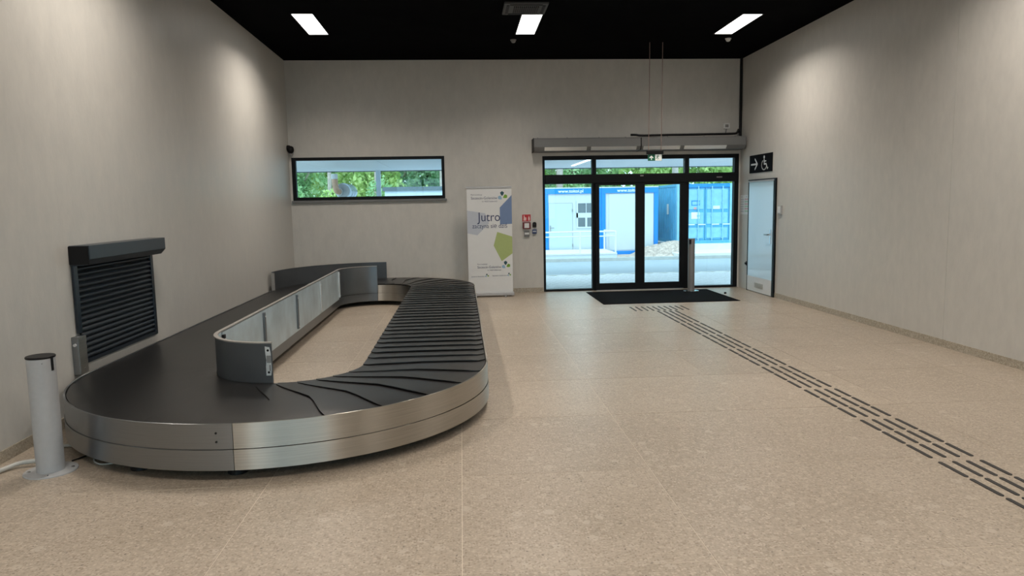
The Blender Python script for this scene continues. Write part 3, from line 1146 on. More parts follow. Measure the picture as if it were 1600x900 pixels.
# ------------------------------------------------------------------ air curtain above the entrance
ack = thing('air_curtain', (3.4, YB, 2.66), 'long grey air curtain unit mounted over the entrance doors', 'air curtain')
ax0, ax1 = 1.372, 5.395
ay = 13.46
for xa, xb in ((ax0, 3.375), (3.395, ax1)):
    pr = [(xa, YB, 2.905), (xa, ay + .02, 2.905), (xa, ay, 2.885), (xa, ay, 2.742), (xa, ay + .055, 2.675), (xa, YB, 2.66)]
    MB().prism(pr, (xb - xa, 0, 0)).build('casing', M_CURTAIN, ack, bevel=.004)
MB().prism([(3.375, YB, 2.90), (3.375, ay + .01, 2.90), (3.375, ay + .006, 2.75), (3.375, ay + .06, 2.672), (3.375, YB, 2.66)], (.02, 0, 0)).build('joint_strip', M_BLACKP, ack)
box('end_plate', M_BLACKP, (ax0 - .008, ax0, ay - .004, YB, 2.655, 2.908), ack)
dn = Vector((0, .055, -.067)).normalized()
nn_ = Vector((0, -.067, -.055)).normalized()
for xa, xb in ((1.57, 2.36), (2.44, 3.30), (3.43, 4.13), (4.21, 5.02)):
    pt = [Vector((xa, ay + .004, 2.738)) + nn_ * .001, Vector((xb, ay + .004, 2.738)) + nn_ * .001]
    ln = dn * .076
    MB().prism([pt[0], pt[1], pt[1] + ln, pt[0] + ln], nn_ * .006).build('air_outlet', M_NOZZLE, ack)
for x in (1.45, 2.0, 2.6, 3.1, 3.9, 4.6, 5.2):
    MB().cyl((x, ay + .06, 2.905), .012, .012, 8).build('bolt', M_GREYM, ack)
# cables over the unit, pipe in the corner, thermostat
tag(MB().tube(spline([(3.22, 13.62, 2.96), (3.32, 13.62, 2.958), (3.45, 13.62, 2.945), (3.9, 13.62, 2.95), (4.6, 13.62, 2.955), (5.2, 13.66, 2.965), (5.31, 13.72, 2.99), (5.352, 13.74, 3.05)]), .022, 8).build('cable_bundle', M_BLACKP, None, 50), 'black bundle of cables lying along the top of the air curtain', 'cable')
tag(MB().tube([(5.408, 13.803, 2.93), (5.408, 13.803, H)], .026, 12).build('riser_pipe', M_BLACKP, None, 50), 'black vertical cable duct in the right back corner up to the ceiling', 'pipe')
ths = thing('thermostat', (5.14, YB, 3.13), 'small white thermostat with grey screen on the back wall above the air curtain', 'thermostat')
box('body', M_WHITE, (5.085, 5.20, YB - .03, YB, 3.075, 3.175), ths, bevel=.005)
box('screen', M_GREYM, (5.11, 5.175, YB - .033, YB - .03, 3.10, 3.155), ths)
MB().tube([(5.14, YB - .014, 3.075), (5.13, YB - .014, 3.02), (5.12, YB - .014, 2.97)], .012, 8).build('cable_tail', M_GREYM, ths)

# ------------------------------------------------------------------ hanging exit sign
EX, EY = 3.24, 12.415
ez = 2.40
ex = thing('exit_sign', (3.36, EY, ez), 'hanging green and white exit sign with running figure and up arrow', 'sign')
box('housing', M_BLACKP, (3.215, 3.505, EY - .03, EY + .03, 2.513, 2.575), ex, bevel=.004)
plate = box('sign_plate', M_GREEN, (3.238, 3.482, EY - .006, EY + .006, 2.403, 2.513), ex)
pl = Plane((3.242, EY - .006, 2.407), (1, 0, 0), (0, 0, 1))
am = MB()
pl.poly(am, [(.048, .012), (.064, .012), (.064, .055), (.082, .04), (.093, .05), (.056, .088), (.019, .05), (.03, .04), (.048, .055)])
pl.rect(am, .122, -.002, .236, .104)
am.build('arrow_and_door', M_EXITW, plate)
rm = MB()
pl.disc(rm, .172, .088, .008, .002)
pl.stroke(rm, [(.169, .078), (.163, .055)], .013, .002)
pl.stroke(rm, [(.163, .055), (.176, .04), (.168, .02)], .009, .002)
pl.stroke(rm, [(.163, .055), (.15, .04), (.135, .036)], .009, .002)
pl.stroke(rm, [(.168, .075), (.184, .066), (.192, .074)], .006, .002)
pl.stroke(rm, [(.166, .075), (.15, .068), (.142, .056)], .006, .002)
rm.build('running_figure', M_GREEN, plate)
for x0_, x1_ in ((3.248, 3.262), (3.468, 3.486)):
    MB().tube([(x0_, EY, 2.575), (x0_ + .012, EY, 3.5), (x1_, EY, H)], .006, 6).build('suspension_wire', M_BROWNW, ex)

# ------------------------------------------------------------------ signs and fittings on the right wall
def rplane(y, z):
    return Plane((XR - .012, y, z), (0, -1, 0), (0, 0, 1))


ws = thing('wayfinding_sign', (XR, 12.85, 2.2), 'black wall sign with white right arrow and wheelchair symbol above the toilet door', 'sign')
box('plate', M_SIGNK, (XR - .012, XR, 12.355, 13.35, 2.197, 2.522), ws, bevel=.002)
wp = rplane(13.35, 2.197)
wm = MB()
wp.stroke(wm, [(.09, .155), (.36, .155)], .032)
wp.stroke(wm, [(.26, .245), (.365, .155), (.26, .065)], .032)
wm.build('arrow', M_WHITE, ws)
wm = MB()
wp.disc(wm, .66, .263, .028)
wp.stroke(wm, [(.66, .225), (.665, .14), (.75, .14), (.80, .055)], .03)
wp.stroke(wm, [(.663, .19), (.74, .19)], .022)
wp.stroke(wm, [(.80, .055), (.83, .07)], .022)
arcp = [(.66 + .105 * math.cos(math.radians(a)) + .0, .125 + .085 * math.sin(math.radians(a))) for a in range(120, 345, 15)]
wp.stroke(wm, arcp, .02)
wm.build('wheelchair_symbol', M_WHITE, ws)
pn = thing('paper_notice', (XR, 13.55, 1.6), 'white sheet with pale coloured rows taped to the wall beside the toilet door', 'notice')
box('sheet', M_WHITE, (XR - .003, XR, 13.365, 13.79, 1.43, 1.80), pn)
np_ = Plane((XR - .003, 13.79, 1.43), (0, -1, 0), (0, 0, 1))
mr_, mg_, mk_ = MB(), MB(), MB()
for k in range(6):
    y = .05 + k * .045
    np_.rect(mk_, .03, y, .19, y + .016)
    np_.rect(mr_ if k % 2 else mg_, .23, y, .39, y + .026)
np_.rect(mk_, .06, .325, .1, .345)
np_.rect(mk_, .28, .325, .33, .345)
mk_.build('grey_rows', M_PALEB, pn)
mr_.build('pink_rows', mat('pale_pink_print', (.62, .42, .42), .5, noise=.02), pn)
mg_.build('green_rows', mat('pale_green_print', (.42, .60, .45), .5, noise=.02), pn)
kpd = thing('keypad', (XR, 12.0, 1.52), 'small pale keypad on the wall right of the toilet door', 'keypad')
box('body', M_ALUP, (XR - .03, XR, 11.93, 12.06, 1.45, 1.60), kpd, bevel=.005)
box('face', M_WHITE, (XR - .034, XR - .03, 11.95, 12.045, 1.475, 1.585), kpd)
sk = thing('wall_socket', (XR, 13.40, .5), 'tiny black wall fitting low beside the toilet door frame', 'socket')
box('plate', M_BLACKP, (XR - .012, XR, 13.37, 13.44, .46, .54), sk)
box('plug', M_BLACKP, (XR - .045, XR - .012, 13.38, 13.42, .48, .52), sk, bevel=.004)
ds = MB().lathe((4.80, 12.83, 0), [(.022, 0), (.022, .02), (.018, .03)], 16).build('door_stop', M_BLACKP, None, 40)
tag(ds, 'tiny round black door stop on the floor right of the mat', 'door stop')

# ------------------------------------------------------------------ fittings on the back wall left of the entrance
fc = thing('fire_alarm_point', (1.24, YB, 1.22), 'red fire alarm sign and call point on the back wall left of the entrance', 'fire alarm')
box('sign_plate', M_RED, (1.165, 1.325, YB - .004, YB, 1.365, 1.505), fc)
fp = Plane((1.165, YB - .004, 1.365), (1, 0, 0), (0, 0, 1))
fm = MB()
fp.poly(fm, [(.02, .02), (.075, .02), (.08, .075), (.062, .085), (.05, .08), (.04, .12), (.028, .12), (.026, .07)])
fp.poly(fm, [(.11, .02), (.14, .02), (.145, .06), (.128, .115), (.112, .07)])
fm.build('pictogram', mat('pale_red_print', (.80, .55, .52), .5, noise=.02), fc)
for b in ((.0, -.001, .16, .004), (.0, .136, .16, .14)):
    em = MB()
    fp.rect(em, *b)
    em.build('white_edge', M_WHITE, fc)
box('call_point', M_DKRED, (1.168, 1.322, YB - .05, YB, 1.225, 1.355), fc, bevel=.006)
box('call_point_face', M_WHITE, (1.20, 1.29, YB - .055, YB - .05, 1.245, 1.335), fc)
fx = thing('grey_junction_box', (1.245, YB, 1.08), 'small pale grey box under the fire alarm call point', 'box')
box('body', M_CURTAIN, (1.195, 1.298, YB - .035, YB, 1.075, 1.185), fx, bevel=.004)
box('label', M_WHITE, (1.205, 1.29, YB - .038, YB - .035, 1.12, 1.155), fx)
rd = thing('black_card_reader', (1.395, YB, 1.27), 'black rounded card reader right of the red fire alarm', 'card reader')
pts = [(1.36, YB - .03, 1.255), (1.433, YB - .03, 1.255)]
for k in range(9):
    a = PI * k / 8
    pts.append((1.3965 + .0365 * math.cos(a), YB - .03, 1.325 + .03 * math.sin(a)))
MB().prism(pts, (0, .03, 0)).build('body', M_BLACKP, rd, bevel=.003)
box('lens', M_UNDER, (1.378, 1.415, YB - .033, YB - .03, 1.30, 1.325), rd)
br = thing('blue_card_reader', (1.395, YB, 1.15), 'dark blue button box with pale label below the black card reader', 'card reader')
box('body', M_BLUEDEV, (1.352, 1.438, YB - .04, YB, 1.13, 1.215), br, bevel=.005)
box('label', M_PALEB, (1.362, 1.425, YB - .043, YB - .04, 1.165, 1.19), br)

cmr = thing('security_camera', (XL + .05, 13.74, 2.72), 'small black dome camera high in the left back corner above the slot window', 'camera')
MB().tube([(XL, 13.73, 2.80), (XL + .05, 13.73, 2.80)], .05, 16).build('mount', M_BLACKP, cmr, 40)
MB().lathe((XL + .062, 13.73, 2.70), [(.012, -.0), (.04, .012), (.058, .04), (.062, .075), (.05, .12), (.02, .135)], 24).build('dome', M_BLACKP, cmr, 60)
MB().lathe((XL + .062, 13.73, 2.652), [(.012, 0), (.02, .01), (.02, .05)], 16).build('lens', M_GREYM, cmr, 40)

# ------------------------------------------------------------------ roll-up banner
bn = thing('roll_up_banner', (.53, 13.28, 0), 'white roll up banner reading Jutro with blue and green shapes by the back wall', 'banner')
by = 13.26
box('base', M_ALUP, (.105, .945, by - .055, by + .075, .025, .085), bn, bevel=.012)
box('foot', M_GREYM, (.22, .26, by - .11, by + .13, 0, .025), bn, bevel=.004)
box('foot', M_GREYM, (.76, .80, by - .11, by + .13, 0, .025), bn, bevel=.004)
sheet = box('printed_sheet', M_PRINTW, (.105, .925, by - .002, by + .002, .085, 2.0), bn)
box('top_rail', M_ALUP, (.098, .932, by - .012, by + .012, 1.995, 2.032), bn, bevel=.003)
MB().tube([(.52, by + .03, .085), (.52, by + .02, 2.01)], .01, 8).build('support_pole', M_ALUP, bn)
bp = Plane((.105, by - .002, 0), (1, 0, 0), (0, 0, 1))
W = .82


def bx(px):          # picture share across the sheet -> metres
    return px * W


q = MB()
bp.poly(q, [(0, 1.60), (.33, 1.545), (.40, 1.36), (.18, 1.145), (0, 1.185)], .0006, .0004)
q.build('pale_shape', M_PALEB, sheet)
q = MB()
bp.poly(q, [(W, 1.87), (.60, 1.645), (.60, 1.335), (W, 1.345)], .0006, .0004)
q.build('blue_shape', M_SLATE, sheet)
q = MB()
bp.poly(q, [(.545, 1.20), (W, 1.11), (W, .80), (.62, .66), (.475, .95)], .0006, .0004)
q.build('green_shape', M_LIME, sheet)
q = MB()
bp.text(q, 'Jutro', .195, 1.40, .235, .0014, width=.42)
q.build('lettering', M_NAVY, sheet)
q = MB()
bp.text(q, 'zaczyna się dziś', .09, 1.275, .115, .0014, width=.64)
q.build('lettering', M_NAVY, sheet)


def port_logo(x, y, w, s, three=True):
    q = MB()
    if three:
        bp.text(q, 'Port Lotniczy', x, y + s * 1.05, s * .55, .0014)
        bp.text(q, 'im. NSZZ Solidarność', x + w * .42, y - s * .75, s * .5, .0014, width=w * .58)
    bp.text(q, 'Szczecin-Goleniów', x, y, s, .0014, width=w)
    q.build('lettering', M_NAVY, sheet)
    r = s * .62

    def drop(cx, cy, m, ang):
        k = MB()
        pts = []
        for a, rr in ((90, 1.0), (25, .95), (-30, .75), (-90, 1.15), (210, .75), (155, .95)):
            t = math.radians(a + ang)
            pts.append((cx + r * rr * math.cos(t), cy + r * rr * math.sin(t)))
        bp.poly(k, pts, .0008, .0004)
        k.build('logo_mark', m, sheet)
    drop(x + w + s * 1.35, y + s * 1.5, M_DKGREEN, 0)
    drop(x + w + s * 2.2, y + s * .65, M_LIMED, -60)
    drop(x + w + s * .75, y + s * .35, M_SKYB, 50)


port_logo(.075, 1.80, .48, .068)
port_logo(.165, .535, .44, .062)
port_logo(.05, .375, .25, .028, False)
port_logo(.44, .385, .27, .028, False)

# ------------------------------------------------------------------ outdoors: ground
SLOPE = .035


def gz(y):
    return -.02 - SLOPE * (min(y, 27.0) - 14.2)


ground = struct(MB().prism([(-60, 14.14, gz(14.14) - .012), (-60, 19.0, gz(19.0) - .012), (-60, 19.0, -1.2), (-60, 14.14, -1.2)], (120, 0, 0)).build('pavement', M_JOINT))
apron = struct(box('ground', M_ASPH, (-60, 60, -60, YF - .2, -.4, -.05)))
# square pavers laid on the diagonal
pav_me = MB().box(-.146, .146, -.146, .146, -.02, .012).mesh('paver', M_PAVER)
step = .30
k45 = math.sqrt(.5)
for i in range(-60, 60):
    for j in range(-60, 60):
        u, v = i * step, j * step
        x, y = 3.4 + (u - v) * k45, 16.5 + (u + v) * k45
        if 1.3 < x < 8.6 and 14.38 < y < 18.8 and x < 1.0 + y * .40 and x > -.6 + y * .135:
            o = bpy.data.objects.new('paver', pav_me)
            o.location = (x, y, gz(y) - .012)
            o.rotation_euler = (-math.atan(SLOPE), 0, PI / 4)
            o.rotation_mode = 'XYZ'
            o.matrix_parent_inverse = Matrix()
            COL.objects.link(o)
            o.parent = ground
road = struct(MB().prism([(-60, 19.0, gz(19.0) - .03), (-60, 27.0, gz(27) - .03), (-60, 27, -1.3), (-60, 19, -1.3)], (120, 0, 0)).build('road', M_ASPH))
kerb_near = struct(MB().prism([(-60, 18.86, gz(18.86) + .002), (-60, 19.0, gz(19) + .002), (-60, 19.0, -1.2), (-60, 18.86, -1.2)], (120, 0, 0)).build('kerb', M_CONC))
kerb_far = struct(box('kerb', M_KERB, (-60, 60, 27.0, 27.16, -1.2, -.38)))
yard = struct(box('ground', M_SAND, (-80, 80, 27.16, 90, -1.3, -.47)))
terr = struct(box('terrace_slab', M_CONC, (8.75, 26, 29.3, 42, -.8, -.085)))
terr2 = struct(box('terrace_step', M_CONC, (8.3, 26, 27.17, 29.3, -.8, -.30)))
# canopy with soffit panels
canopy = struct(box('canopy', M_SOFFIT, (-14, 16, 14.14, 20.25, 2.72, 3.0)))
xs = [-13.4 + 1.66 * k for k in range(18)]
for x in xs:
    box('panel', M_SOFFIT, (x + .006, x + 1.654, 14.15, 20.2, 2.68, 2.72), canopy)
for x in (-5.9, 2.93, 9.3):  # added to brighten pavement and soffit; only the middle one follows a seen streak
    st = box('soffit_fill_light', M_LED, (x - .03, x + .03, 16.2, 18.9, 2.668, 2.681), canopy)
    ld = bpy.data.lights.new('lamp', 'AREA')
    ld.shape = 'RECTANGLE'
    ld.size, ld.size_y = .06, 2.7
    ld.energy = 44
    ld.color = (.95, .97, 1.0)
    lo = bpy.data.objects.new('lamp', ld)
    lo.location = (x, 17.55, 2.66)
    COL.objects.link(lo)
    lo.parent = st
box('fascia', M_ROOFDK, (-14, 16, 20.25, 20.3, 2.66, 3.05), canopy)
struct(canopy)
for x, lab in ((-2.22, 'pale blue grey steel column under the canopy edge seen through the slot window'), (-9.0, 'pale steel column under the canopy edge far left of the slot window'), (11.0, 'pale steel column under the canopy edge right of the entrance')):
    cl = thing('canopy_column', (x, 19.95, gz(20)), lab, 'column', 'canopy columns')
    box('shaft', M_HUT, (x - .06, x + .06, 19.89, 20.01, gz(20) - .05, 2.68), cl)
    box('base_plate', M_GREYM, (x - .12, x + .12, 19.83, 20.07, gz(20) - .05, gz(20) + .0), cl)

# ------------------------------------------------------------------ site cabins
CYF = 30.0


def cabin(x0, x1, label, with_door):
    t = thing('site_cabin', ((x0 + x1) / 2, CYF, -.49), label, 'cabin', 'white and blue site cabins')
    z0, z1 = -.49, 2.32
    y1 = CYF + 6.0
    box('body', M_CABW, (x0 + .04, x1 - .04, CYF + .05, y1, z0 + .05, z1 - .03), t)
    for px in (x0, x1 - .17):
        box('corner_post', M_CABB, (px, px + .17, CYF, CYF + .17, z0 + .16, z1 - .22), t)
    hb = box('top_beam', M_CABB, (x0, x1, CYF - .01, CYF + .17, z1 - .22, z1), t)
    box('bottom_beam', M_CABB, (x0, x1, CYF - .01, CYF + .17, z0, z0 + .16), t)
    box('roof_edge', M_CABW, (x0 - .01, x1 + .01, CYF - .02, y1, z1, z1 + .04), t)
    for k in range(1, 9):
        x = x0 + .17 + k * (x1 - x0 - .34) / 9
        box('panel_rib', M_CABW, (x - .008, x + .008, CYF + .042, CYF + .05, z0 + .16, z1 - .22), t)
    lp = Plane((x0, CYF - .01, z1 - .22), (1, 0, 0), (0, 0, 1))
    q = MB()
    lp.text(q, 'www.toitoi.pl', 1.12 if with_door else .66, .05, .18, .004, width=1.06, bold=.004)
    if with_door:
        q.v = [(v[0] - .53, v[1], v[2]) for v in q.v]
    q.build('lettering', M_WHITE, hb)
    if with_door:
        d = box('cabin_door', M_CABD, (x0 + .19, x0 + 1.17, CYF + .02, CYF + .05, -.33, 1.70), t)
        dfm = MB()
        dfm.box(x0 + .16, x0 + 1.20, CYF + .03, CYF + .05, 1.70, 1.73)
        dfm.box(x0 + 1.17, x0 + 1.20, CYF + .03, CYF + .05, -.33, 1.70)
        dfm.build('door_gasket', M_ALUP, d)
        box('handle_plate', M_GREYM, (x0 + .24, x0 + .27, CYF, CYF + .02, .55, .80), d)
        MB().tube([(x0 + .255, CYF + .0, .70), (x0 + .255, CYF - .05, .70), (x0 + .40, CYF - .05, .70)], .014, 8).build('handle', M_GREYM, d)
        for z in (-.1, 1.35):
            box('hinge', M_GREYM, (x0 + 1.165, x0 + 1.20, CYF + .0, CYF + .02, z, z + .12), d)
        wx0, wx1 = x0 + 1.36, x0 + 2.17
        w = MB()
        w.box(wx0, wx1, CYF + .01, CYF + .05, .66, .72)
        w.box(wx0, wx1, CYF + .01, CYF + .05, 1.10, 1.30)
        w.box(wx0, wx1, CYF + .01, CYF + .05, 1.70, 1.80)
        w.box(wx0, wx0 + .06, CYF + .01, CYF + .05, .72, 1.70)
        w.box(wx1 - .06, wx1, CYF + .01, CYF + .05, .72, 1.70)
        w.box((wx0 + wx1) / 2 - .04, (wx0 + wx1) / 2 + .04, CYF + .01, CYF + .05, .72, 1.10)
        w.box((wx0 + wx1) / 2 - .012, (wx0 + wx1) / 2 + .012, CYF + .012, CYF + .05, 1.30, 1.70)
        wo = w.build('cabin_window', M_CABW, t)
        for a, b, c_, d_ in ((wx0 + .06, (wx0 + wx1) / 2 - .04, .72, 1.10), ((wx0 + wx1) / 2 + .04, wx1 - .06, .72, 1.10),
                             (wx0 + .06, (wx0 + wx1) / 2 - .012, 1.30, 1.70), ((wx0 + wx1) / 2 + .012, wx1 - .06, 1.30, 1.70)):
            box('pane', M_WINDK, (a, b, CYF + .03, CYF + .045, c_, d_), wo)
    else:
        box('blank_panel', M_CABW, (x0 + .32, x1 - .19, CYF + .03, CYF + .042, z0 + .2, z1 - .26), t)
    return t


cabin(3.45, 5.855, 'left white site cabin with blue frame, grey door and small window', True)
cabin(5.865, 8.27, 'right white site cabin with blue frame and plain front beside the blue container', False)

# access platform with railing in front of the cabins
ap = thing('access_platform', (4.3, 28.5, -.47), 'low white metal platform with pipe railing in front of the left cabin', 'platform')
PX0, PX1, PY0, PY1 = 2.4, 5.95, 27.35, 29.9
box('deck', M_CONC, (PX0, PX1, PY0, PY1, -.27, -.215), ap)
box('fascia', M_HUT, (PX0, PX1, PY0 + .02, PY0 + .05, -.46, -.27), ap)
for x in (PX0 + .1, 4.5, PX1 - .1):
    for y in (PY0 + .2, PY1 - .2):
        box('support', M_GREYM, (x - .05, x + .05, y, y + .1, -.47, -.27), ap)
for x in (2.5, 4.52, 5.9):
    MB().tube([(x, PY0 + .06, -.3), (x, PY0 + .06, .61)], .035, 8).build('railing_post', M_WHITE, ap, 40)
MB().tube([(2.4, PY0 + .06, .61), (5.9, PY0 + .06, .61), (5.9, PY1 - .3, .58)], .03, 8).build('top_rail', M_WHITE, ap, 40)
MB().tube([(2.4, PY0 + .06, .43), (5.9, PY0 + .06, .43), (5.9, PY1 - .3, .40)], .022, 8).build('middle_rail', M_WHITE, ap, 40)
MB().tube([(5.9, PY1 - .3, -.3), (5.9, PY1 - .3, .58)], .035, 8).build('railing_post', M_WHITE, ap, 40)

# ------------------------------------------------------------------ sea container
ct = thing('shipping_container', (10.3, CYF, -.085), 'blue corrugated steel shipping container with double doors facing the entrance', 'container')
X0, X1, Z0, Z1, Y1c = 9.09, 11.52, -.085, 2.43, 36.06
# corrugated side facing left, built in section
pts = []
y = CYF + .2
w = .28
while y < Y1c - .3:
    for dy, dx in ((0, .04), (.07, .04), (.11, 0), (.20, 0), (.24, .04)):
        pts.append((X0 + .01 + dx, y + dy))
    y += w
pts.append((X0 + .05, Y1c - .02))
sd = MB()
vs_ = []
for x, yy in pts:
    vs_ += [(x, yy, Z0 + .14), (x, yy, Z1 - .1)]
sd.add(vs_, [(2 * k, 2 * k + 1, 2 * k + 3, 2 * k + 2) for k in range(len(pts) - 1)])
sd.build('side_wall', M_SEAB, ct)
box('inner_body', M_SEAB, (X0 + .07, X1 - .01, CYF + .12, Y1c, Z0 + .05, Z1 - .02), ct)
box('top_side_rail', M_SEAB, (X0, X0 + .07, CYF + .16, Y1c, Z1 - .1, Z1), ct)
box('bottom_side_rail', M_SEAB, (X0, X0 + .07, CYF + .16, Y1c, Z0, Z0 + .14), ct)
for x in (X0, X1 - .16):
    box('corner_post', M_SEAL, (x, x + .16, CYF, CYF + .16, Z0, Z1), ct)
box('header', M_CABB, (X0 + .16, X1 - .16, CYF + .0, CYF + .14, Z1 - .15, Z1), ct)
box('sill', M_SEAB, (X0 + .16, X1 - .16, CYF + .0, CYF + .14, Z0, Z0 + .14), ct)
xm = (X0 + X1) / 2
for da, db in ((X0 + .17, xm - .012), (xm + .012, X1 - .17)):
    d = box('container_door', M_SEAB, (da, db, CYF + .06, CYF + .11, Z0 + .15, Z1 - .16), ct)
    zs = [Z0 + .15, .66, 1.29, Z1 - .16]
    for za, zb in zip(zs[:-1], zs[1:]):
        box('door_panel', M_SEAL, (da + .06, db - .06, CYF + .035, CYF + .06, za + .07, zb - .07), d, bevel=.012)
    for f in (.27, .72):
        x = da + (db - da) * f
        r = MB()
        r.tube([(x, CYF + .0, Z0 + .1), (x, CYF + .0, Z1 - .1)], .024, 8)
        for z in (Z0 + .2, .5, 1.05, 1.6, 2.15):
            r.box(x - .045, x + .045, CYF - .012, CYF + .06, z, z + .07)
        r.build('lock_rod', M_SEAL, d)
        box('lock_handle', M_ZINC, (x - .01, x + .3, CYF - .04, CYF - .022, .70, .74), d)
box('notice_plate', M_WHITE, (X0 + .62, X0 + .98, CYF + .024, CYF + .034, .96, 1.24), ct)
box('red_mark', mat('faded_red_plate', (.60, .30, .30), .5, noise=.05), (X0 + .72, X0 + .84, CYF + .024, CYF + .034, 1.36, 1.45), ct)
box('pale_plate', M_HUT, (X0 + 1.55, X0 + 1.85, CYF + .024, CYF + .034, 1.36, 1.5), ct)
fmw = MB()
fmw.box(X0 + .62, X0 + .98, CYF + .024, CYF + .034, 1.52, 1.55)
fmw.box(X0 + .62, X0 + .98, CYF + .024, CYF + .034, 1.70, 1.73)
fmw.box(X0 + .62, X0 + .65, CYF + .024, CYF + .034, 1.55, 1.70)
fmw.box(X0 + .95, X0 + .98, CYF + .024, CYF + .034, 1.55, 1.70)
fmw.build('plate_holder', M_CABB, ct)
box('side_plate', M_WHITE, (X0 - .004, X0 + .01, 31.3, 31.55, 1.15, 1.6), ct)

# rubble heap between cabin and container
heap = MB()
nx, ny = 44, 36
hv = []
for j in range(ny + 1):
    for i in range(nx + 1):
        u, v = i / nx, j / ny
        x = 7.0 + 2.5 * u
        y = 27.3 + 2.5 * v
        hgt = .02 + .50 * sm(v * 1.15) * (.35 + .65 * sm(u * 1.3)) + rng.uniform(-.05, .05)
        edge = min(1, min(u, 1 - u, v) * 6)
        hv.append((x, y, -.475 + hgt * edge))
hf = [(j * (nx + 1) + i, j * (nx + 1) + i + 1, (j + 1) * (nx + 1) + i + 1, (j + 1) * (nx + 1) + i) for j in range(ny) for i in range(nx)]
for i in range(nx):
    hf.append((ny * (nx + 1) + i, ny * (nx + 1) + i + 1, ny * (nx + 1) + i + 1))
hf = [f for f in hf if len(set(f)) == len(f)]
tag(heap.add(hv, hf).build('rubble_heap', M_SAND, None, 60), 'low heap of sandy rubble between the right cabin and the blue container', 'heap')

# ------------------------------------------------------------------ seen through the slot window
dc = thing('insulated_duct', (-2.72, 18.2, gz(18.2)), 'foil wrapped round duct with pale orange elbow outside the slot window', 'duct')
A = Vector((-2.87, 18.0, 2.10))
B = Vector((-2.85, 19.0, 2.09))
MB().tube([A, B], .19, 28).build('foil_duct', M_DUCT, dc, 40)
dd = (B - A).normalized()
MB().tube([A - dd * .015, A + dd * .0], .165, 24).build('end_disc', M_ALUP, dc, 40)
for k in (0.33, .66):
    c_ = A.lerp(B, k)
    MB().tube([c_ - dd * .012, c_ + dd * .012], .194, 28).build('band', M_ALUP, dc, 40)
E0 = A + Vector((-.085, 0, -.02))
MB().tube(spline([E0, E0 + Vector((-.01, -.12, 0)), E0 + Vector((-.03, -.21, .03)), E0 + Vector((-.05, -.25, .12)), E0 + Vector((-.06, -.26, .30))]), .072, 16).build('elbow_pipe', M_COPPER, dc, 40)
MB().tube([E0 + Vector((-.06, -.26, .30)), E0 + Vector((-.062, -.26, .42))], .076, 16).build('pipe_end', M_WHITE, dc, 40)
MB().tube([E0 + Vector((0, -.03, 0)), E0 + Vector((-.005, -.06, 0))], .092, 18).build('pipe_flange', M_WHITE, dc, 40)
for k in (.2, .8):
    c_ = A.lerp(B, k)
    box('support_leg', M_GREYM, (c_.x - .03, c_.x + .03, c_.y - .03, c_.y + .03, gz(c_.y) - .02, 1.89), dc)
    box('saddle', M_GREYM, (c_.x - .12, c_.x + .12, c_.y - .04, c_.y + .04, 1.87, 1.92), dc)

hut = thing('flat_roofed_hut', (-1.2, 28.4, -.47), 'long pale hut with dark flat roof edge outside the slot window', 'hut')
box('walls', M_HUT, (-2.82, .55, 26.6 + .7, 30.5, -.47, 2.28), hut)
box('roof_edge', M_ROOFDK, (-2.9, .63, 27.22, 30.58, 2.28, 2.42), hut)
for k in range(1, 3):
    x = -2.82 + k * 1.12
    box('wall_rib', M_CABW, (x - .04, x + .04, 27.27, 27.3, -.47, 2.28), hut)


# ------------------------------------------------------------------ trees: crowns of single leaves
def leaf_crown(seed, rx, ry, rz, z0, count, size):
    r = random.Random(seed)
    blobs = []
    for k in range(16):
        a = r.uniform(0, 2 * PI)
        d = r.uniform(0, .7)
        blobs.append((rx * d * math.cos(a), ry * d * math.sin(a), z0 + rz * r.uniform(.12, .88), r.uniform(.28, .48)))
    mb = MB()
    for k in range(count):
        bx_, by_, bz_, br_ = blobs[k % len(blobs)]
        th, ph = r.uniform(0, 2 * PI), math.acos(r.uniform(-1, 1))
        rad = br_ * r.uniform(.55, 1) ** .5
        c = Vector((bx_ + rx * rad * math.sin(ph) * math.cos(th), by_ + ry * rad * math.sin(ph) * math.sin(th), bz_ + rz * .55 * rad * math.cos(ph)))
        u = Vector((r.gauss(0, 1), r.gauss(0, 1), r.gauss(0, 1))).normalized()
        v = u.cross(Vector((r.gauss(0, 1), r.gauss(0, 1), r.gauss(0, 1)))).normalized()
        s = size * r.uniform(.6, 1.3)
        mb.add([c - u * s, c + v * s * .55, c + u * s, c - v * s * .55], [(0, 1, 2, 3)])
    return mb


def trunk(h, r0, lean):
    mb = MB()
    mb.tube([(0, 0, 0), (lean * .4, 0, h * .5), (lean, 0, h)], r0, 8, radii=[r0, r0 * .8, r0 * .45])
    for k in range(4):
        z = h * (.45 + .12 * k)
        a = k * 2.1
        mb.tube([(lean * .4, 0, z), (lean * .4 + .9 * math.cos(a), .9 * math.sin(a), z + 1.1)], r0 * .3, 6)
    return mb


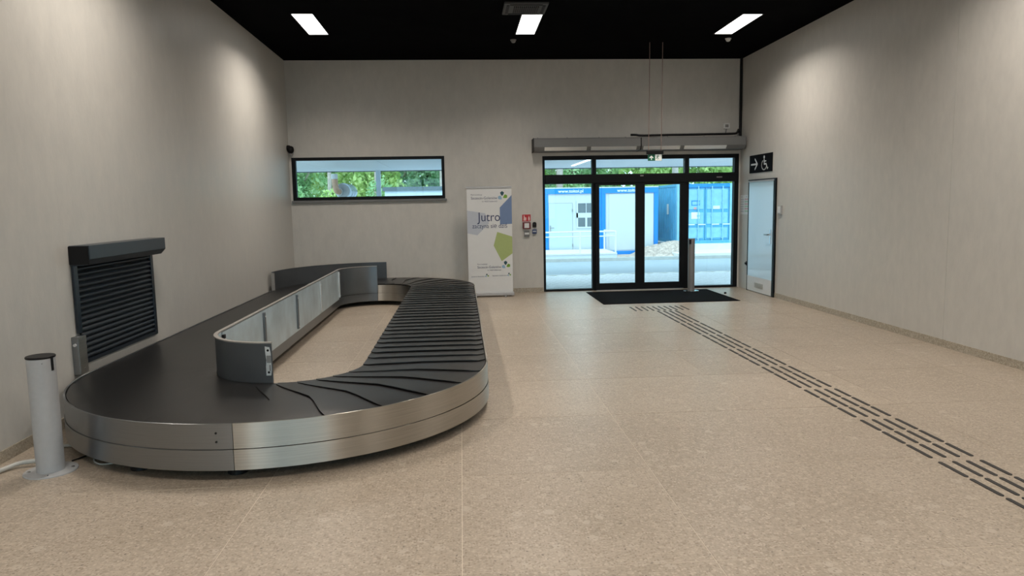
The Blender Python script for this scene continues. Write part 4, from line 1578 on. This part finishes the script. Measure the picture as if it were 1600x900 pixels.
crown_me = []
for k, (mt_, rz, z0) in enumerate(((M_LEAF1, 7.5, .3), (M_LEAF2, 7.0, .5), (M_LEAF3, 8.5, .1))):
    mb = leaf_crown(20 + k, 1.62, 1.62, rz, z0, 9500, .13)
    me = bpy.data.meshes.new('crown')
    me.from_pydata(mb.v, [], mb.f)
    me.materials.append(mt_)
    crown_me.append(me)
trunk_me = [trunk(7, .14, .3).mesh('trunk', M_BARK, 50), trunk(6.2, .11, -.4).mesh('trunk', M_BARK, 50), trunk(8, .17, .1).mesh('trunk', M_BARK, 50)]
KIND = ('fresh green', 'yellow green', 'blue green')
ORD = ['first', 'second', 'third', 'fourth', 'fifth', 'sixth', 'seventh', 'eighth', 'ninth', 'tenth']
for row, (y, x0, nt_, pat) in {'front': (35.6, -11.6, 4, (0, 0, 1, 0)), 'middle': (39.7, -13.2, 9, (2, 0, 1, 2, 0, 0, 1, 1, 0)), 'third': (43.8, -11.3, 9, (0, 1, 2, 0, 1, 0, 1, 1, 2)), 'last': (47.9, -13.2, 10, (0, 1, 0, 2, 1, 0, 0, 1, 1, 0))}.items():
    for i in range(nt_):
        k = pat[i]
        t = thing('broadleaf_tree', (x0 + 3.86 * i, y, -.47), '%s leafy tree, %s from the left in the %s row beyond the road' % (KIND[k], ORD[i], row), 'tree', 'trees beyond the road')
        t.rotation_euler = (0, 0, rng.uniform(0, 6))
        o = bpy.data.objects.new('crown', crown_me[k])
        COL.objects.link(o)
        o.parent = t
        o = bpy.data.objects.new('trunk', trunk_me[k])
        COL.objects.link(o)
        o.parent = t
# pale slim trunks that show in front of the crowns
for x, y, h, lab in ((-5.9, 33.1, 6, 'slim pale trunk left of the foil duct'), (-3.9, 33.2, 6.5, 'slim leaning pale trunk just behind the foil duct'), (-.9, 33.2, 6, 'slim pale trunk above the right part of the pale hut'),
                     (5.05, 37.2, 7.5, 'thick pale trunk rising behind the left cabin'), (11.1, 37.2, 7, 'pale trunk rising behind the blue container')):
    tag(MB().tube([(x, y, -.47), (x + .12, y, h * .5), (x + .3 - .1 * h, y, h)] if h == 6.5 else [(x, y, -.47), (x + .05, y, h * .5), (x + .1, y, h)], .1 if h < 7 else .17, 8, radii=[.11 if h < 7 else .19, .09 if h < 7 else .17, .07 if h < 7 else .15]).build('tree_trunk', M_BARK, None, 50), lab, 'tree trunk', 'pale trunks beyond the road')
# shrubs that close the view under the crowns
shrub_me = []
for k, m in enumerate((M_LEAF1, M_LEAF2)):
    mb = leaf_crown(60 + k, .80, .62, 3.3, -.1, 2600, .09)
    me = bpy.data.meshes.new('shrub')
    me.from_pydata(mb.v, [], mb.f)
    me.materials.append(m)
    shrub_me.append(me)
n = 0
SW = ['first', 'second', 'third', 'fourth', 'fifth', 'sixth', 'seventh', 'eighth', 'ninth', 'tenth']
for k in range(6):
    o = bpy.data.objects.new('leafy_shrub', shrub_me[k % 2])
    o.location = (-11.4 + k * 1.95, 32.1, -.47)
    COL.objects.link(o)
    tag(o, 'bushy green shrub behind the slot window, %s from the left of its row' % SW[k], 'shrub', 'shrubs under the trees')
